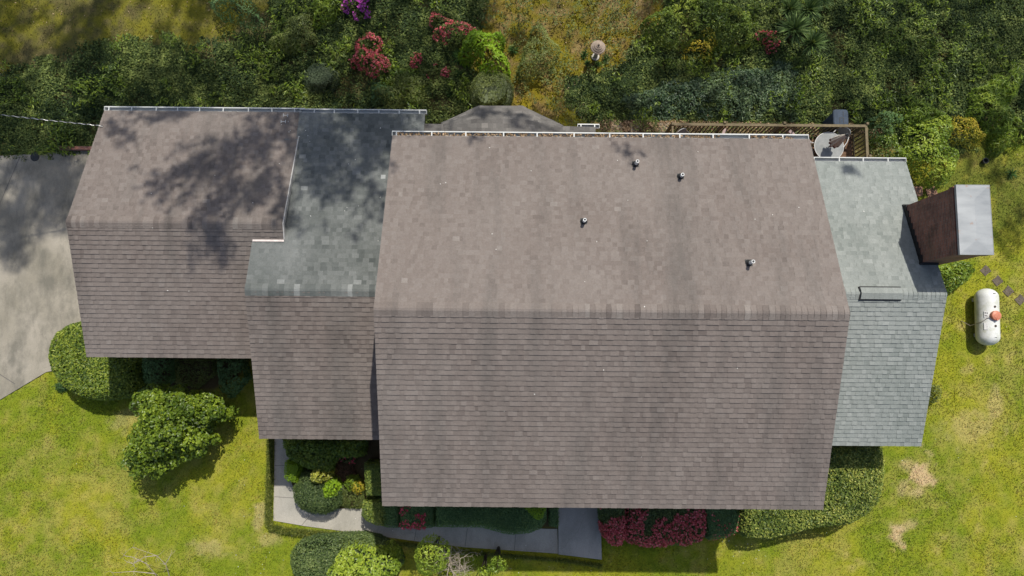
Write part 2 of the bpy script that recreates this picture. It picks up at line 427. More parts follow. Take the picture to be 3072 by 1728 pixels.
def shingles(mb, x0, x1, ye, ze, yr, zr, mat, e=.135, clip=None, tn=(.45, .2, .25), seed=0):
    """courses of laminated shingles on the slope from the eave (ye, ze) up to the ridge (yr, zr)"""
    r = np.random.default_rng(seed)
    L = math.hypot(yr-ye, zr-ze); us = np.array([0, (yr-ye)/L, (zr-ze)/L]); n = np.array([0, -us[2], us[1]])
    if n[2] < 0: n = -n
    O = np.array([0, ye, ze]); nc = int(math.ceil(L/e)); Vs = []; Ts = []
    for c in range(nc):
        s0 = c*e; s1 = min(s0+e+.03, L); ym = ye + us[1]*(s0+e/2)
        segs = clip(ym) if clip else [(x0, x1)]
        base_h = (.011 if yr < ye else .019) + .002*r.random()
        for (a, b) in segs:
            x = a - r.random()*.1; prev = False
            while x < b:
                raised = (not prev) if r.random() < .8 else prev; prev = raised
                wd = (.10 + .13*r.random()) if raised else (.07 + .15*r.random()); xa = max(x, a); xb = min(x+wd, b); x += wd
                if xb - xa < .004: continue
                h = base_h + (.008 if raised else 0); lo = s0 + (0 if raised else .0) - (.004*r.random())
                tq = tn[0] + tn[1]*r.normal()*.6 + (tn[2] if raised else -tn[2]*(.9 if yr < ye else .35)) * r.random()  # lower tabs darker: shingle's shadow band, plus painted shade between raised tabs
                if r.random() < .03: tq += .3*(r.random()-.3)
                P = lambda X, s, hh: [X, O[1]+us[1]*s+n[1]*hh, O[2]+us[2]*s+n[2]*hh]
                Vs.append([P(xa, lo, h), P(xb, lo, h), P(xb, s1, .0015), P(xa, s1, .0015), P(xa, lo, -.003), P(xb, lo, -.003)]); Ts.append(min(max(tq, 0), 1))
    V = np.array(Vs); m_ = len(V); T = np.array(Ts); b6 = np.arange(m_)[:, None]*6
    fl = us[1] > 0
    top = np.array([0, 1, 2, 3]); fr = np.array([4, 5, 1, 0]); sa = np.array([4, 0, 3, 3]); 
    if not fl: top = top[::-1]; fr = fr[::-1]
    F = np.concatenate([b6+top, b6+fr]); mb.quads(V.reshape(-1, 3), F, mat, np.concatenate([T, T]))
    # thin side closers for the raised tabs
    S = []
    for i, (p, q, pb) in enumerate(((0, 3, 4), (1, 2, 5))):
        pass

def slab(mb, x0, x1, ye, ze, yr, zr, mat, th=.14, xc=None):
    L = math.hypot(yr-ye, zr-ze); us = np.array([0, (yr-ye)/L, (zr-ze)/L]); n = np.array([0, -us[2], us[1]]); n = -n if n[2] < 0 else n
    O = np.array([0, ye, ze])
    def P(X, s, h): return [X, O[1]+us[1]*s+n[1]*h, O[2]+us[2]*s+n[2]*h]
    V = [P(x0, 0.004, -.004), P(x1, 0.004, -.004), P(x1, L, -.004), P(x0, L, -.004), P(x0, .004, -th), P(x1, .004, -th), P(x1, L, -th), P(x0, L, -th)]
    F = [[0, 1, 2, 3], [7, 6, 5, 4], [4, 5, 1, 0], [5, 6, 2, 1], [7, 4, 0, 3], [6, 7, 3, 2]]
    if us[1] < 0: F = [f[::-1] for f in F]
    mb.quads(V, F, mat)

def ridge_cap(root, x0, x1, yr, zr, pf, pb, mat, wd=.16, e=.135, seed=1, tn=(.5, .25)):
    """bent cap shingles lapped along the ridge"""
    r = np.random.default_rng(seed); mb = MB(); x = x0
    while x < x1:
        e2 = e*(.85+.3*r.random()); xb = min(x+e2+.03, x1); h0 = .045 + .004*r.random(); h1 = .028
        T = min(1, max(0, tn[0]+tn[1]*r.normal()))
        V = []
        for X, h in ((x, h0), (xb, h1)):
            ww = wd*(1+.05*r.normal()*.5)
            V += [[X, yr-ww, zr-ww*pf+.014+h*.3], [X, yr-.03, zr-.03*pf+h*.75], [X, yr+.03, zr-.03*pb+h*.75], [X, yr+ww, zr-ww*pb+.014+h*.3],
                  [X, yr-ww, zr-ww*pf-.005], [X, yr+ww, zr-ww*pb-.005]]
        F = [[0, 6, 7, 1], [1, 7, 8, 2], [2, 8, 9, 3], [4, 10, 6, 0], [3, 9, 11, 5], [4, 0, 1, 1], [0, 1, 2, 3]]
        F = [[0, 6, 7, 1], [1, 7, 8, 2], [2, 8, 9, 3], [4, 10, 6, 0], [3, 9, 11, 5], [0, 1, 2, 3]]
        mb.quads(V, F, 0, T); x += e2
    return part(mb, 'ridge_cap', mat, root)

def gutter(root, x0, x1, yi, z, sgn=1, step=.8, off=.2, end=(True, True)):
    """open channel with a rolled front lip and strap hangers; yi = roof edge, sgn = outward"""
    mb = MB(); wv = .125; t = .006
    yo = yi + sgn*wv
    def bx(a, b, c, d): mb.box((x0, min(a, b), c), (x1, max(a, b), d))
    bx(yi, yi+sgn*t, z-.10, z-.002); bx(yi+sgn*.001, yo-sgn*.004, z-.112, z-.104); bx(yo-sgn*t, yo, z-.112, z-.006)
    mb.box((x0, min(yo-sgn*.020, yo+sgn*.010), z-.006), (x1, max(yo-sgn*.020, yo+sgn*.010), z+.012))
    for X, q in ((x0, end[0]), (x1, end[1])):
        if q: mb.box((X-.006, min(yi, yo), z-.112), (X+.006, max(yi, yo), z+.006))
    X = x0+off
    while X < x1-.05:
        mb.box((X-.017, min(yi-sgn*.05, yo), z+.013), (X+.017, max(yi-sgn*.05, yo), z+.020)); X += step*(.9+.2*random.random())
    return part(mb, 'gutter', M['white'], root)

def roof(name, loc): 
    return None

def walls(x0, x1, y0, y1, zt, yr=None, zr=None):
    mb = MB()
    if yr is None: mb.box((x0, y0, -.3), (x1, y1, zt))
    else:
        V = []
        for X in (x0, x1): V += [[X, y0, -.3], [X, y0, zt], [X, yr, zr], [X, y1, zt], [X, y1, -.3]]
        mb.quads(V, [[0, 1, 2, 3], [0, 3, 4, 4], [5, 8, 7, 6], [5, 9, 9, 8], [0, 5, 6, 1], [1, 6, 7, 2], [2, 7, 8, 3], [3, 8, 9, 4]][0:1] + [[5, 8, 7, 6], [0, 5, 6, 1], [1, 6, 7, 2], [2, 7, 8, 3], [3, 8, 9, 4]])
        # lower half of the pentagon ends
        mb.quads([[x0, y0, -.3], [x0, (y0+y1)/2, -.3], [x0, y1, -.3], [x0, y1, zt]], [[0, 3, 2, 1]])
        mb.quads([[x1, y0, -.3], [x1, (y0+y1)/2, -.3], [x1, y1, -.3], [x1, y1, zt]], [[0, 1, 2, 3]])
    return part(mb, 'wall', M['brick'], house)

# --- main two-storey block
cXL, cXR, cYt, cYr, cYb, cze, czr = -3.365, 8.242, 6.107, 1.148, -3.908, 5.526, 7.400
walls(cXL+.12, cXR-.12, cYb+.42, cYt-.42, cze+.03, cYr, czr-.2)
mb = MB()
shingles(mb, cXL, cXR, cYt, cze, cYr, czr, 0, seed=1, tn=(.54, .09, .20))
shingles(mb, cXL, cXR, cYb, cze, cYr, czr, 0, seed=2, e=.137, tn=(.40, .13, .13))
slab(mb, cXL+.012, cXR-.012, cYt, cze, cYr, czr, 1); slab(mb, cXL+.012, cXR-.012, cYb, cze, cYr, czr, 1)
roofC = part(mb, 'roof', [M['brown'], M['trim']], house)
ridge_cap(roofC, cXL, cXR, cYr, czr, .374, .374, M['brown'], .18, .14, 5, (.52, .2))
gutter(roofC, cXL-.01, cXR-.02, cYt+.012, cze-.01, 1, 1.02, .12)
pc = (czr-cze)/(cYt-cYr)
def on_rear(u, v, yr, zr, p):
    d = fwd + RT*(u-1536)/2048. - UP*(v-864)/2048.
    s = (zr + p*yr - CAMH)/(d[2] + p*d[1]); return np.array([0, 0, CAMH]) + s*d
for (u, v, h) in [(1906, 494, .34), (2041, 531, .26), (1751, 666, .30), (2246, 790, .34)]:
    b0 = on_rear(u, v, cYr, czr, pc); mb = MB()
    mb.tube([b0+[0, 0, -.02], b0+[0, 0, h]], .045, 12, 0, cap=False); mb.tube([b0+[0, 0, h-.2], b0+[0, 0, h-.015]], .030, 12, 1, cap=True)
    mb.lathe([(.045, h), (.030, h)], 12, b0, 0)
    q = part(mb, 'vent_pipe', [M['pipe'], M['lead']], roofC)
    mb = MB(); mb.lathe([(.10, 0.012), (.075, .05), (.052, .12), (.047, .13)], 14, b0, 0)
    R = np.array([[1, 0, 0], [0, math.cos(math.atan(pc)), math.sin(math.atan(pc))], [0, -math.sin(math.atan(pc)), math.cos(math.atan(pc))]])
    mb.box((-.085, -.085, .012), (.085, .10, .02), 0, .5, R, b0)  # base plate kept dark, its colour stands in for the pipe's shadow
    part(mb, 'pipe_boot', M['lead'], roofC)

# --- left garage wing
aXL, aXR, aYt, aYr, aYb, aze, azr = -12.741, -6.565, 7.53, 3.75, -.089, 3.40, 4.792
walls(aXL+.15, -7.4, aYb+.4, aYt-.4, aze+.02, aYr, azr-.2)
pa = (azr-aze)/(aYr-aYb)
bXL, bXR, bYr, bzr, bYb, bzb, bYt, bzt = -7.471, -3.22, 1.829, 4.995, -2.458, 3.35, 7.47, 3.51
pb = (bzr-bzt)/(bYt-bYr)
yx = (azr - pa*aYr - bzr - pb*bYr)/(-(pa+pb))       # where the front slope dies into the middle roof
yx = (bzr + pb*bYr - azr + pa*aYr)/(pa+pb)
mb = MB()
shingles(mb, aXL, aXR, aYt, aze, aYr, azr, 0, seed=3, clip=lambda y: [(aXL, aXR if y < 7.3 else -6.6)], tn=(.47, .11, .22))
shingles(mb, aXL, aXR, aYb, aze, aYr, azr, 0, seed=4, e=.137, clip=lambda y: [(aXL, aXR if y > yx+.03 else bXL+.1)], tn=(.42, .12, .12))
slab(mb, aXL+.012, aXR-.012, aYt, aze, aYr, azr, 1)
slab(mb, aXL+.012, bXL+.08, aYb, aze, aYr, azr, 1); slab(mb, bXL+.08, aXR-.012, yx+.05, azr-pa*(aYr-yx-.05), aYr, azr, 1)
roofA = part(mb, 'roof', [M['brown'], M['trim']], house)
ridge_cap(roofA, aXL, aXR, aYr, azr, pa, (azr-aze)/(aYt-aYr), M['brown'], .17, .14, 6, (.42, .22))
gutter(roofA, aXL-.01, -6.5, aYt+.012, aze-.01, 1, .72, .15, (True, False))
mb = MB(); zf = azr-pa*(aYr-yx)
mb.box((bXL+.02, yx-.02, zf-.02), (aXR+.01, yx+.035, zf+.045)); part(mb, 'flashing', plain('pale_flashing', (.72, .63, .58), .5), roofA)
mb = MB()
pr = (azr-aze)/(aYt-aYr)
V = []
for y in np.linspace(aYr, 6.7, 12):
    z = azr-pr*(y-aYr)+.02; V.append([[aXR, y, z], [aXR+.028, y, z], [aXR+.028, y, z-.15], [aXR, y, z-.15]])
V = np.array(V)
for i in range(len(V)-1):
    q = np.concatenate([V[i], V[i+1]]); mb.quads(q, [[0, 1, 5, 4], [1, 2, 6, 5], [2, 3, 7, 6]])
q = np.array([[aXR, aYr, azr+.02], [aXR+.028, aYr, azr+.02], [aXR+.028, aYr, azr-.13], [aXR, aYr, azr-.13], [aXR, yx+.04, zf+.03], [aXR+.028, yx+.04, zf+.03], [aXR+.028, yx+.04, zf-.1], [aXR, yx+.04, zf-.1]])
mb.quads(q, [[4, 5, 1, 0], [5, 6, 2, 1], [6, 7, 3, 2]])
part(mb, 'rake_board', plain('grey_rake_board', (.42, .41, .39), .6), roofA)

# --- middle roof: brown at the front, grey at the back
walls(bXL+.16, cXL+.12, bYb+.4, 7.0, bzb, None)
mb = MB()
def clipB(y):
    if y < 6.1: return [(bXL if y < yx else -7.1, bXR)]
    if y < 6.86: return [(-7.1 if y < 6.6 else -6.62, -2.76)]
    return [(-6.62, -2.74)]
shingles(mb, bXL, bXR, bYt, bzt, bYr, bzr, 1, seed=7, clip=clipB, tn=(.40, .20, .26))
shingles(mb, bXL, bXR, bYb, bzb, bYr, bzr, 0, seed=8, e=.137, tn=(.36, .17, .13))
slab(mb, bXL+.012, bXR, bYb, bzb, bYr, bzr, 2)
slab(mb, bXL+.012, bXR, yx, bzr-pb*(yx-bYr), bYr, bzr, 2); slab(mb, -6.6, -3.25, bYt, bzt, 3.0, bzr-pb*(3.0-bYr), 2)
slab(mb, -3.25, -2.75, bYt, bzt, 6.15, bzr-pb*(6.15-bYr), 2)
roofB = part(mb, 'roof', [M['brown'], M['grey'], M['trim']], house)
ridge_cap(roofB, bXL, bXR-.02, bYr, bzr, (bzr-bzb)/(bYr-bYb), pb, M['grey'], .17, .15, 9, (.38, .25))
gutter(roofB, -6.62, -2.70, bYt+.012, bzt-.01, 1, .68, .45, (True, True))
for i, (u, v) in enumerate([(858, 347), (851, 366)]):      # two small white brackets by the seam
    p = on_rear(u, v, bYr, bzr, pb) + [0, 0, .03]; mb = MB()
    mb.box((p[0]-.075, p[1]-.05, p[2]), (p[0]-.06, p[1]+.05, p[2]+.015)); mb.box((p[0]+.06, p[1]-.05, p[2]), (p[0]+.075, p[1]+.05, p[2]+.015)); mb.box((p[0]-.06, p[1]-.008, p[2]+.002), (p[0]+.06, p[1]+.008, p[2]+.012))
    part(mb, 'bracket', M['white'], roofB)

# --- low rear roof with its bay
mb = MB()
zD = 3.35
dl, dr_ = at(1276, 372, zD+.1), at(1786, 386, zD+.1)
b1, b2, b3, b4 = at(1322, 370, zD), at(1436, 318, zD-.22), at(1566, 318, zD-.22), at(1690, 377, zD)
yw = cYt-.42; ztop = zD+.50
def face_courses(mb, A, B, Ctop, D, mat, e=.14, seed=0, tn=(.4, .25, .3)):
    """courses on a general quad: A-B eave, D-C top"""
    r = np.random.default_rng(seed); A, B, Ct, D = map(np.array, (A, B, Ctop, D)); n = np.cross(B-A, D-A); n /= np.linalg.norm(n); n = n if n[2] > 0 else -n
    L = max(np.linalg.norm(D-A), np.linalg.norm(Ct-B), .1); nc = max(1, int(L/e))
    for c in range(nc):
        t0, t1 = c/nc, min(1, (c+1.15)/nc); a0, b0, a1, b1_ = A+(D-A)*t0, B+(Ct-B)*t0, A+(D-A)*t1, B+(Ct-B)*t1
        W = np.linalg.norm(b0-a0); x = 0
        while x < W:
            wd = .1+.16*r.random(); s0, s1 = x/W, min(1, (x+wd)/W); x += wd; h = .010 + .008*(r.random() < .5)
            V = [a0+(b0-a0)*s0+n*h, a0+(b0-a0)*s1+n*h, a1+(b1_-a1)*s1+n*.0015, a1+(b1_-a1)*s0+n*.0015, a0+(b0-a0)*s0-n*.004, a0+(b0-a0)*s1-n*.004]
            T = np.clip(tn[0]+tn[1]*r.normal()*.6+tn[2]*(r.random()-.4), 0, 1)
            mb.quads(V, [[0, 1, 2, 3], [4, 5, 1, 0]], mat, T)
yl = dl[1]; zl = zD+.1
tops = zl + .30*(yl-yw)
m1, m2 = np.array([b2[0]-.02, yl+.12, zl+.055]), np.array([b3[0]+.02, yl+.12, zl+.055])
for (A, B, Ct, D, sd) in [((dr_[0], yl-.05, zl), (dl[0]-.05, yl, zl), (dl[0]-.05, yw, tops), (dr_[0], yw, tops), 1)]:
    face_courses(mb, A, B, Ct, D, 0, .15, sd)
    mb.quads([np.array(A)-[0, 0, .01], np.array(B)-[0, 0, .01], np.array(Ct)-[0, 0, .01], np.array(D)-[0, 0, .01], np.array(A)-[0, 0, .14], np.array(B)-[0, 0, .14], np.array(Ct)-[0, 0, .14], np.array(D)-[0, 0, .14]], [[0, 1, 2, 3], [4, 5, 1, 0], [5, 6, 2, 1], [6, 7, 3, 2], [7, 4, 0, 3], [7, 6, 5, 4]], 1)
hipz = .06
hl = np.array([b1[0]+.1, yl-.02, zl+.03]); hr = np.array([b4[0]-.1, yl-.07, zl+.03]); m1[2] += .12; m2[2] += .12
wl = np.array([m1[0], yw+.02, tops+.10]); wr = np.array([m2[0], yw+.02, tops+.10])
for (A, B, Ct, D, sd) in [(b3, b2, m1, m2, 2), (b2, b1, hl, m1, 3), (b4, b3, m2, hr, 4), (m2, m1, wl, wr, 5), (m1, hl, hl+[.05, -.35, .08], wl, 6), (hr, m2, wr, hr+[-.05, -.35, .08], 7)]:
    face_courses(mb, A, B, Ct, D, 0, .15, sd)
    n_ = np.array([0, 0, .012]); mb.quads([A-n_, B-n_, Ct-n_, D-n_], [[0, 1, 2, 3]], 1)
for A, B in ((b3, b2), (b2, b1), (b4, b3)):
    mb.quads([A, B, B-[0, 0, .14], A-[0, 0, .14]], [[0, 1, 2, 3]], 1)
roofD = part(mb, 'roof', [M['dark'], M['trim']], house)
gutter(roofD, at(1733, 373, zl)[0], at(1798, 374, zl)[0], at(1760, 384, zl)[1], zl-.01, 1, .4, .1)
mb = MB(); prism(mb, [b1[:2]+[.25, -.3], b4[:2]+[-.25, -.3], b3[:2]+[0, -.3], b2[:2]+[0, -.3]], -.2, zD-.25); mb.box((-3.1, yw, -.2), (3.1, yl-.4, zD-.1)); part(mb, 'wall', M['brick'], house)

# --- right wing, pale grey roof
eXL, eXR, eYt, eYr, eYb, eze, ezr = cXR-.13, 12.467, 6.281, 1.92, -2.565, 2.87, 4.531
walls(eXL, eXR-.15, eYb+.4, eYt-.4, eze, eYr, ezr-.2)
mb = MB(); pe = (ezr-eze)/(eYt-eYr)
CH = (11.965, 12.80, 2.87, 4.70, 6.0)
def clipE(y):
    return [(eXL, eXR)] if not (CH[2]-.02 < y < CH[3]+.02) else [(eXL, CH[0]+.01)]
shingles(mb, eXL, eXR, eYt, eze-.02, eYr, ezr, 0, e=.137, seed=11, clip=clipE, tn=(.42, .16, .25))
shingles(mb, eXL, eXR, eYb, eze+.02, eYr, ezr, 0, e=.137, seed=12, tn=(.40, .2, .22))
slab(mb, eXL, eXR-.012, eYb, eze+.02, eYr, ezr, 1); slab(mb, eXL, eXR-.012, eYt, eze-.02, eYr, ezr, 1)
roofE = part(mb, 'roof', [M['pale'], M['trim']], house)
ridge_cap(roofE, eXL, eXR, eYr, ezr, pe, pe, M['pale'], .17, .14, 13, (.42, .12))
gutter(roofE, eXL-.1, eXR+.02, eYt+.012, eze-.03, 1, .78, .75)
mb = MB(); vx0, vx1 = 9.98, 11.15
r_ = np.random.default_rng(4); x = vx0
while x < vx1-.01:
    xb = min(x+.13, vx1); z0 = ezr+.085+.004*r_.random()
    V = [[x, eYr-.17, z0-.17*pe], [xb, eYr-.17, z0-.17*pe-.003], [xb, eYr, z0-.003], [x, eYr, z0], [xb, eYr+.17, z0-.17*pe-.003], [x, eYr+.17, z0-.17*pe]]
    mb.quads(V, [[0, 1, 2, 3], [3, 2, 4, 5]], 0, .42+.1*r_.normal()); x += .13
for sg in (-1, 1):
    V = [[vx0-.01, eYr+sg*.165, ezr-.10], [vx1+.01, eYr+sg*.165, ezr-.10], [vx1+.01, eYr+sg*.205, ezr-.045], [vx0-.01, eYr+sg*.205, ezr-.045]]
    V = [[p[0], p[1], ezr-abs(p[1]-eYr)*pe+.055] for p in V]; mb.quads(V, [[0, 1, 2, 3]] if sg < 0 else [[3, 2, 1, 0]], 1)
mb.box((vx0-.03, eYr-.19, ezr-.06), (vx0-.004, eYr-.005, ezr+.01), 1); mb.box((vx0-.03, eYr+.005, ezr-.06), (vx0-.004, eYr+.19, ezr+.01), 1)
part(mb, 'ridge_vent', [M['pale'], M['black']], roofE)

# --- chimney
mb = MB(); x0, x1, y0, y1, zt = CH
mb.box((x0, y0, -.3), (x1, y1, zt-.30)); mb.box((x0-.025, y0-.025, zt-.30), (x1+.025, y1+.025, zt-.14)); mb.box((x0, y0, zt-.14), (x1, y1, zt-.03))
ch = part(mb, 'chimney', M['brick'], house)
def capmat():
    m, t, b = newmat('galvanised_cap'); p = pos(t)
    n = noise(t, scaled(t, p, (.5, 1.6, 1)), 1.4, 4, .6); col = mixc(t, mapr(t, n, .35, .65), (.20, .215, .225), (.31, .325, .33))
    r = noise(t, p, 3.1, 5, .7); col = mixc(t, mapr(t, r, .62, .72, 0, .8), col, (.26, .13, .06))
    t.links.new(col, b.inputs[0]); b.inputs["Metallic"].default_value = .2; b.inputs["Roughness"].default_value = .6
    return m
mb = MB(); xm, ym = (x0+x1)/2, (y0+y1)/2; o_ = .03
V = [[x0-o_, y0-o_, zt], [x1+o_, y0-o_, zt], [x1+o_, y1+o_, zt], [x0-o_, y1+o_, zt], [xm, ym-.55, zt+.03], [xm, ym+.55, zt+.03]]
mb.quads(V, [[0, 1, 4, 4], [1, 2, 5, 4], [3, 0, 4, 5], [2, 3, 5, 5]][1:3])
mb.quads([V[0], [xm, y0-o_, zt], V[1], V[4]], [[0, 1, 2, 3]]); mb.quads([V[2], [xm, y1+o_, zt], V[3], V[5]], [[0, 1, 2, 3]])
for a, b in (((x0-o_-.008, y0-o_-.008), (x1+o_+.008, y0-o_)), ((x0-o_-.008, y1+o_), (x1+o_+.008, y1+o_+.008)), ((x0-o_-.008, y0-o_), (x0-o_, y1+o_)), ((x1+o_, y0-o_), (x1+o_+.008, y1+o_))):
    mb.box((*a, zt-.07), (*b, zt+.006))
part(mb, 'chimney_cap', capmat(), ch)
mb = MB()      # rust stains and dents show as flakes lying on the cap
mb = MB()
nst = 9
for i in range(nst):
    ya = y0+(y1-y0)*i/nst; yb = y0+(y1-y0)*(i+1)/nst+.02; zz = ezr-pe*(ya-eYr)
    mb.box((x0-.028, ya, ezr-pe*(yb-eYr)-.02), (x0-.004, yb, zz+.13-.004*i))
mb.box((x0-.05, y0-.07, ezr-pe*(y0-eYr)-.02), (eXR-.01, y0-.006, ezr-pe*(y0-eYr)+.09))
mb.box((x0-.07, y0-.06, ezr-pe*(y0-eYr)-.05), (x0-.03, y1+.05, ezr-pe*(y1-eYr)+.03)) if False else None
mb.box((x0-.04, y1+.004, ezr-pe*(y1-eYr)-.05), (eXR-.01, y1+.06, ezr-pe*(y1-eYr)+.06))
part(mb, 'flashing', M['black'], ch)

# ------------------------------------------------------------------ foliage builders
def leaves(mb, P, Nn, L, Wd, tone_, mat=0, jit=.5, r=rng, fold=.15, droop=0.):
    """one four-cornered folded leaf per point"""
    n = len(P)
    if n == 0: return
    Nn = Nn + r.normal(size=(n, 3))*jit; Nn /= np.linalg.norm(Nn, axis=1)[:, None] + 1e-9
    a = r.normal(size=(n, 3)); a -= Nn*(a*Nn).sum(1)[:, None]; a /= np.linalg.norm(a, axis=1)[:, None] + 1e-9
    a[:, 2] -= droop; b = np.cross(Nn, a)
    l = L*(.65+.7*r.random(n))[:, None]; ww = Wd*(.7+.6*r.random(n))[:, None]
    V = np.stack([P - a*l*.5, P + b*ww*.5 + Nn*ww*fold - a*l*.05, P + a*l*.5, P - b*ww*.5 + Nn*ww*fold - a*l*.05], 1)
    F = np.arange(n*4).reshape(n, 4); mb.quads(V.reshape(-1, 3), F, mat, np.clip(tone_, 0, 1))

def circle(c, rx, ry=None, n=20, wob=.12, seed=0):
    ry = ry or rx; r = np.random.default_rng(seed); ph = r.random(3)*6.28; out = []
    for i in range(n):
        t = i*2*math.pi/n; q = 1 + wob*(math.sin(2*t+ph[0])*.5+math.sin(3*t+ph[1])*.4+math.sin(5*t+ph[2])*.35)
        out.append((c[0]+rx*q*math.cos(t), c[1]+ry*q*math.sin(t)))
    return out

def inset(P, d):
    P = [np.array(p, float) for p in P]; n = len(P); out = []
    A = sum(P[i][0]*P[(i+1) % n][1]-P[(i+1) % n][0]*P[i][1] for i in range(n)); s = 1 if A > 0 else -1
    for i in range(n):
        e1 = P[i]-P[i-1]; e2 = P[(i+1) % n]-P[i]; e1 /= np.linalg.norm(e1)+1e-9; e2 /= np.linalg.norm(e2)+1e-9
        nn = np.array([-(e1+e2)[1], (e1+e2)[0]])*s; q = np.linalg.norm(nn)
        if q < 1e-6: nn = np.array([-e1[1], e1[0]])*s; q = 1
        out.append(P[i]+nn/q*d)
    return out

def foliage(P, h, z0=0., dens=600, er=.3, ep=.5, lump=.05, ls=2.5, seed=0, sides=.7, gap=0., hmin=.25, depth=.12):
    """points and outward normals spread through the skin of a shrub that stands on outline P"""
    r = np.random.default_rng(seed); P = np.array([p[:2] for p in P], float); lo, hi = P.min(0), P.max(0)
    A = np.prod(hi-lo); n = int(A*dens); x = lo[0]+(hi[0]-lo[0])*r.random(n); y = lo[1]+(hi[1]-lo[1])*r.random(n)
    k = inpoly(x, y, P); x, y = x[k], y[k]
    d, bx, by = pdist(x, y, P); q = np.clip(d/er, 0, 1)
    prof = hmin + (1-hmin)*(1-(1-q)**2)**ep
    nz = fbm(x*ls, y*ls, seed+3, 3)-.5
    z = h*prof + lump*nz*2*(h if lump > .09 else 1) - depth*r.random(len(x))**1.5
    ds = np.maximum(d, 1e-4); ox, oy = -bx/ds*-1, -by/ds*-1
    ox, oy = bx/ds, by/ds
    sl = (1-q)*1.3
    e = .04; gx = (fbm((x+e)*ls, y*ls, seed+3, 3)-nz-.5)/e; gy = (fbm(x*ls, (y+e)*ls, seed+3, 3)-nz-.5)/e
    lf = lump*2*(h if lump > .09 else 1)
    Nn = np.stack([ox*sl-gx*lf*.7, oy*sl-gy*lf*.7, np.ones(len(x))], 1)
    if gap > 0:
        k = fbm(x*ls*1.3+5, y*ls*1.3, seed+9, 3) > gap; x, y, z, Nn = x[k], y[k], z[k], Nn[k]
    pts = [np.stack([x, y, z0+np.maximum(z, .02)], 1)]; nn = [Nn]
    # sides
    n_ = len(P); per = [np.linalg.norm(P[(i+1) % n_]-P[i]) for i in range(n_)]
    Ar = sum(P[i][0]*P[(i+1) % n_][1]-P[(i+1) % n_][0]*P[i][1] for i in range(n_)); s = 1 if Ar > 0 else -1
    hs = h*hmin + h*(1-hmin)*.35
    for i in range(n_):
        m_ = int(per[i]*hs*dens*sides)
        if m_ < 1: continue
        t = r.random(m_)[:, None]; e_ = P[(i+1) % n_]-P[i]; on = np.array([e_[1], -e_[0]])*s/(per[i]+1e-9)
        zz = hs*r.random(m_)**.8; q2 = P[i]+e_*t - on*(.02+.05*r.random(m_)[:, None]) - on*(zz[:, None]/max(hs, .01))**2*.05
        pts.append(np.concatenate([q2, z0+zz[:, None]], 1)); nn.append(np.tile([on[0], on[1], .5], (m_, 1)))
    return np.concatenate(pts), np.concatenate(nn)

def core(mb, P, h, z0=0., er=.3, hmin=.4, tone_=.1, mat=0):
    """solid filler inside a clipped shrub, in a dark leaf tone"""
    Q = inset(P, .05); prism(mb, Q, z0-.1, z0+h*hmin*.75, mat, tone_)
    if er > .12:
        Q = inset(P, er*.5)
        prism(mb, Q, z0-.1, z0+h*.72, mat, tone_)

def tones(P, seed, sc_=1.2, base=.45, var=.35, patch=.4):
    r = np.random.default_rng(seed+77)
    return base + patch*(fbm(P[:, 0]*sc_, P[:, 1]*sc_, seed+5, 3)-.5)*2 + var*r.normal(size=len(P))*.5

LM = {}
LM['laurel'] = leafmat('laurel_leaf', (0.040, 0.074, 0.014), (0.295, 0.340, 0.042), .45, .18, .3, (0.131, 0.193, 0.022))
LM['holly'] = leafmat('holly_leaf', (0.044, 0.076, 0.018), (0.374, 0.390, 0.081), .45, .18, .3, (0.148, 0.201, 0.032))
LM['box'] = leafmat('boxwood_leaf', (0.034, 0.061, 0.019), (0.171, 0.218, 0.065), .5, .15, .35, (0.085, 0.129, 0.034))
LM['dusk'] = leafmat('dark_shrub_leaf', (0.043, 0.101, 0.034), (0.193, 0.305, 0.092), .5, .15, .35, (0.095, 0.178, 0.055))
LM['lime'] = leafmat('lime_leaf', (0.103, 0.184, 0.009), (0.322, 0.460, 0.023), .5, .3, .3, (0.196, 0.333, 0.014))
LM['gold'] = leafmat('gold_variegated_leaf', (.10, .13, .015), (.55, .50, .10), .45, .25, .4, (.32, .33, .04))
LM['bright'] = leafmat('fresh_leaf', (0.067, 0.122, 0.013), (0.374, 0.458, 0.046), .42, .3, .4, (0.194, 0.286, 0.026))
LM['tree'] = leafmat('broad_leaf', (0.042, 0.081, 0.010), (0.275, 0.354, 0.027), .42, .25, .4, (0.131, 0.199, 0.016))
LM['olive'] = leafmat('olive_leaf', (0.056, 0.080, 0.019), (0.224, 0.256, 0.064), .5, .2, .35, (0.120, 0.152, 0.035))
LM['greyleaf'] = leafmat('grey_green_leaf', (0.049, 0.073, 0.036), (0.161, 0.196, 0.112), .6, .15, .3, (0.091, 0.126, 0.063))
LM['ivy'] = leafmat('ivy_leaf', (0.021, 0.041, 0.014), (0.219, 0.263, 0.069), .6, .18, .18, (0.070, 0.105, 0.025))
LM['ivy2'] = leafmat('groundcover_leaf', (0.023, 0.049, 0.022), (0.139, 0.202, 0.078), .45, .12, .4, (0.056, 0.099, 0.044))
LM['red'] = leafmat('red_azalea_petal', (.42, .06, .075), (.80, .27, .29), .7, .25, .1, (.62, .13, .15))
LM['pink'] = leafmat('pink_azalea_petal', (0.462, 0.036, 0.088), (0.858, 0.204, 0.275), .7, .25, .1, (0.660, 0.084, 0.138))
LM['purple'] = leafmat('purple_azalea_petal', (.36, .03, .32), (.72, .20, .66), .6, .3, .2, (.55, .08, .50))
LM['yellow'] = leafmat('yellow_leaf', (0.192, 0.180, 0.012), (0.744, 0.432, 0.060), .5, .3, .3, (0.432, 0.384, 0.030))
LM['orange'] = leafmat('orange_leaf', (.25, .09, .02), (.60, .26, .10), .5, .3, .3)
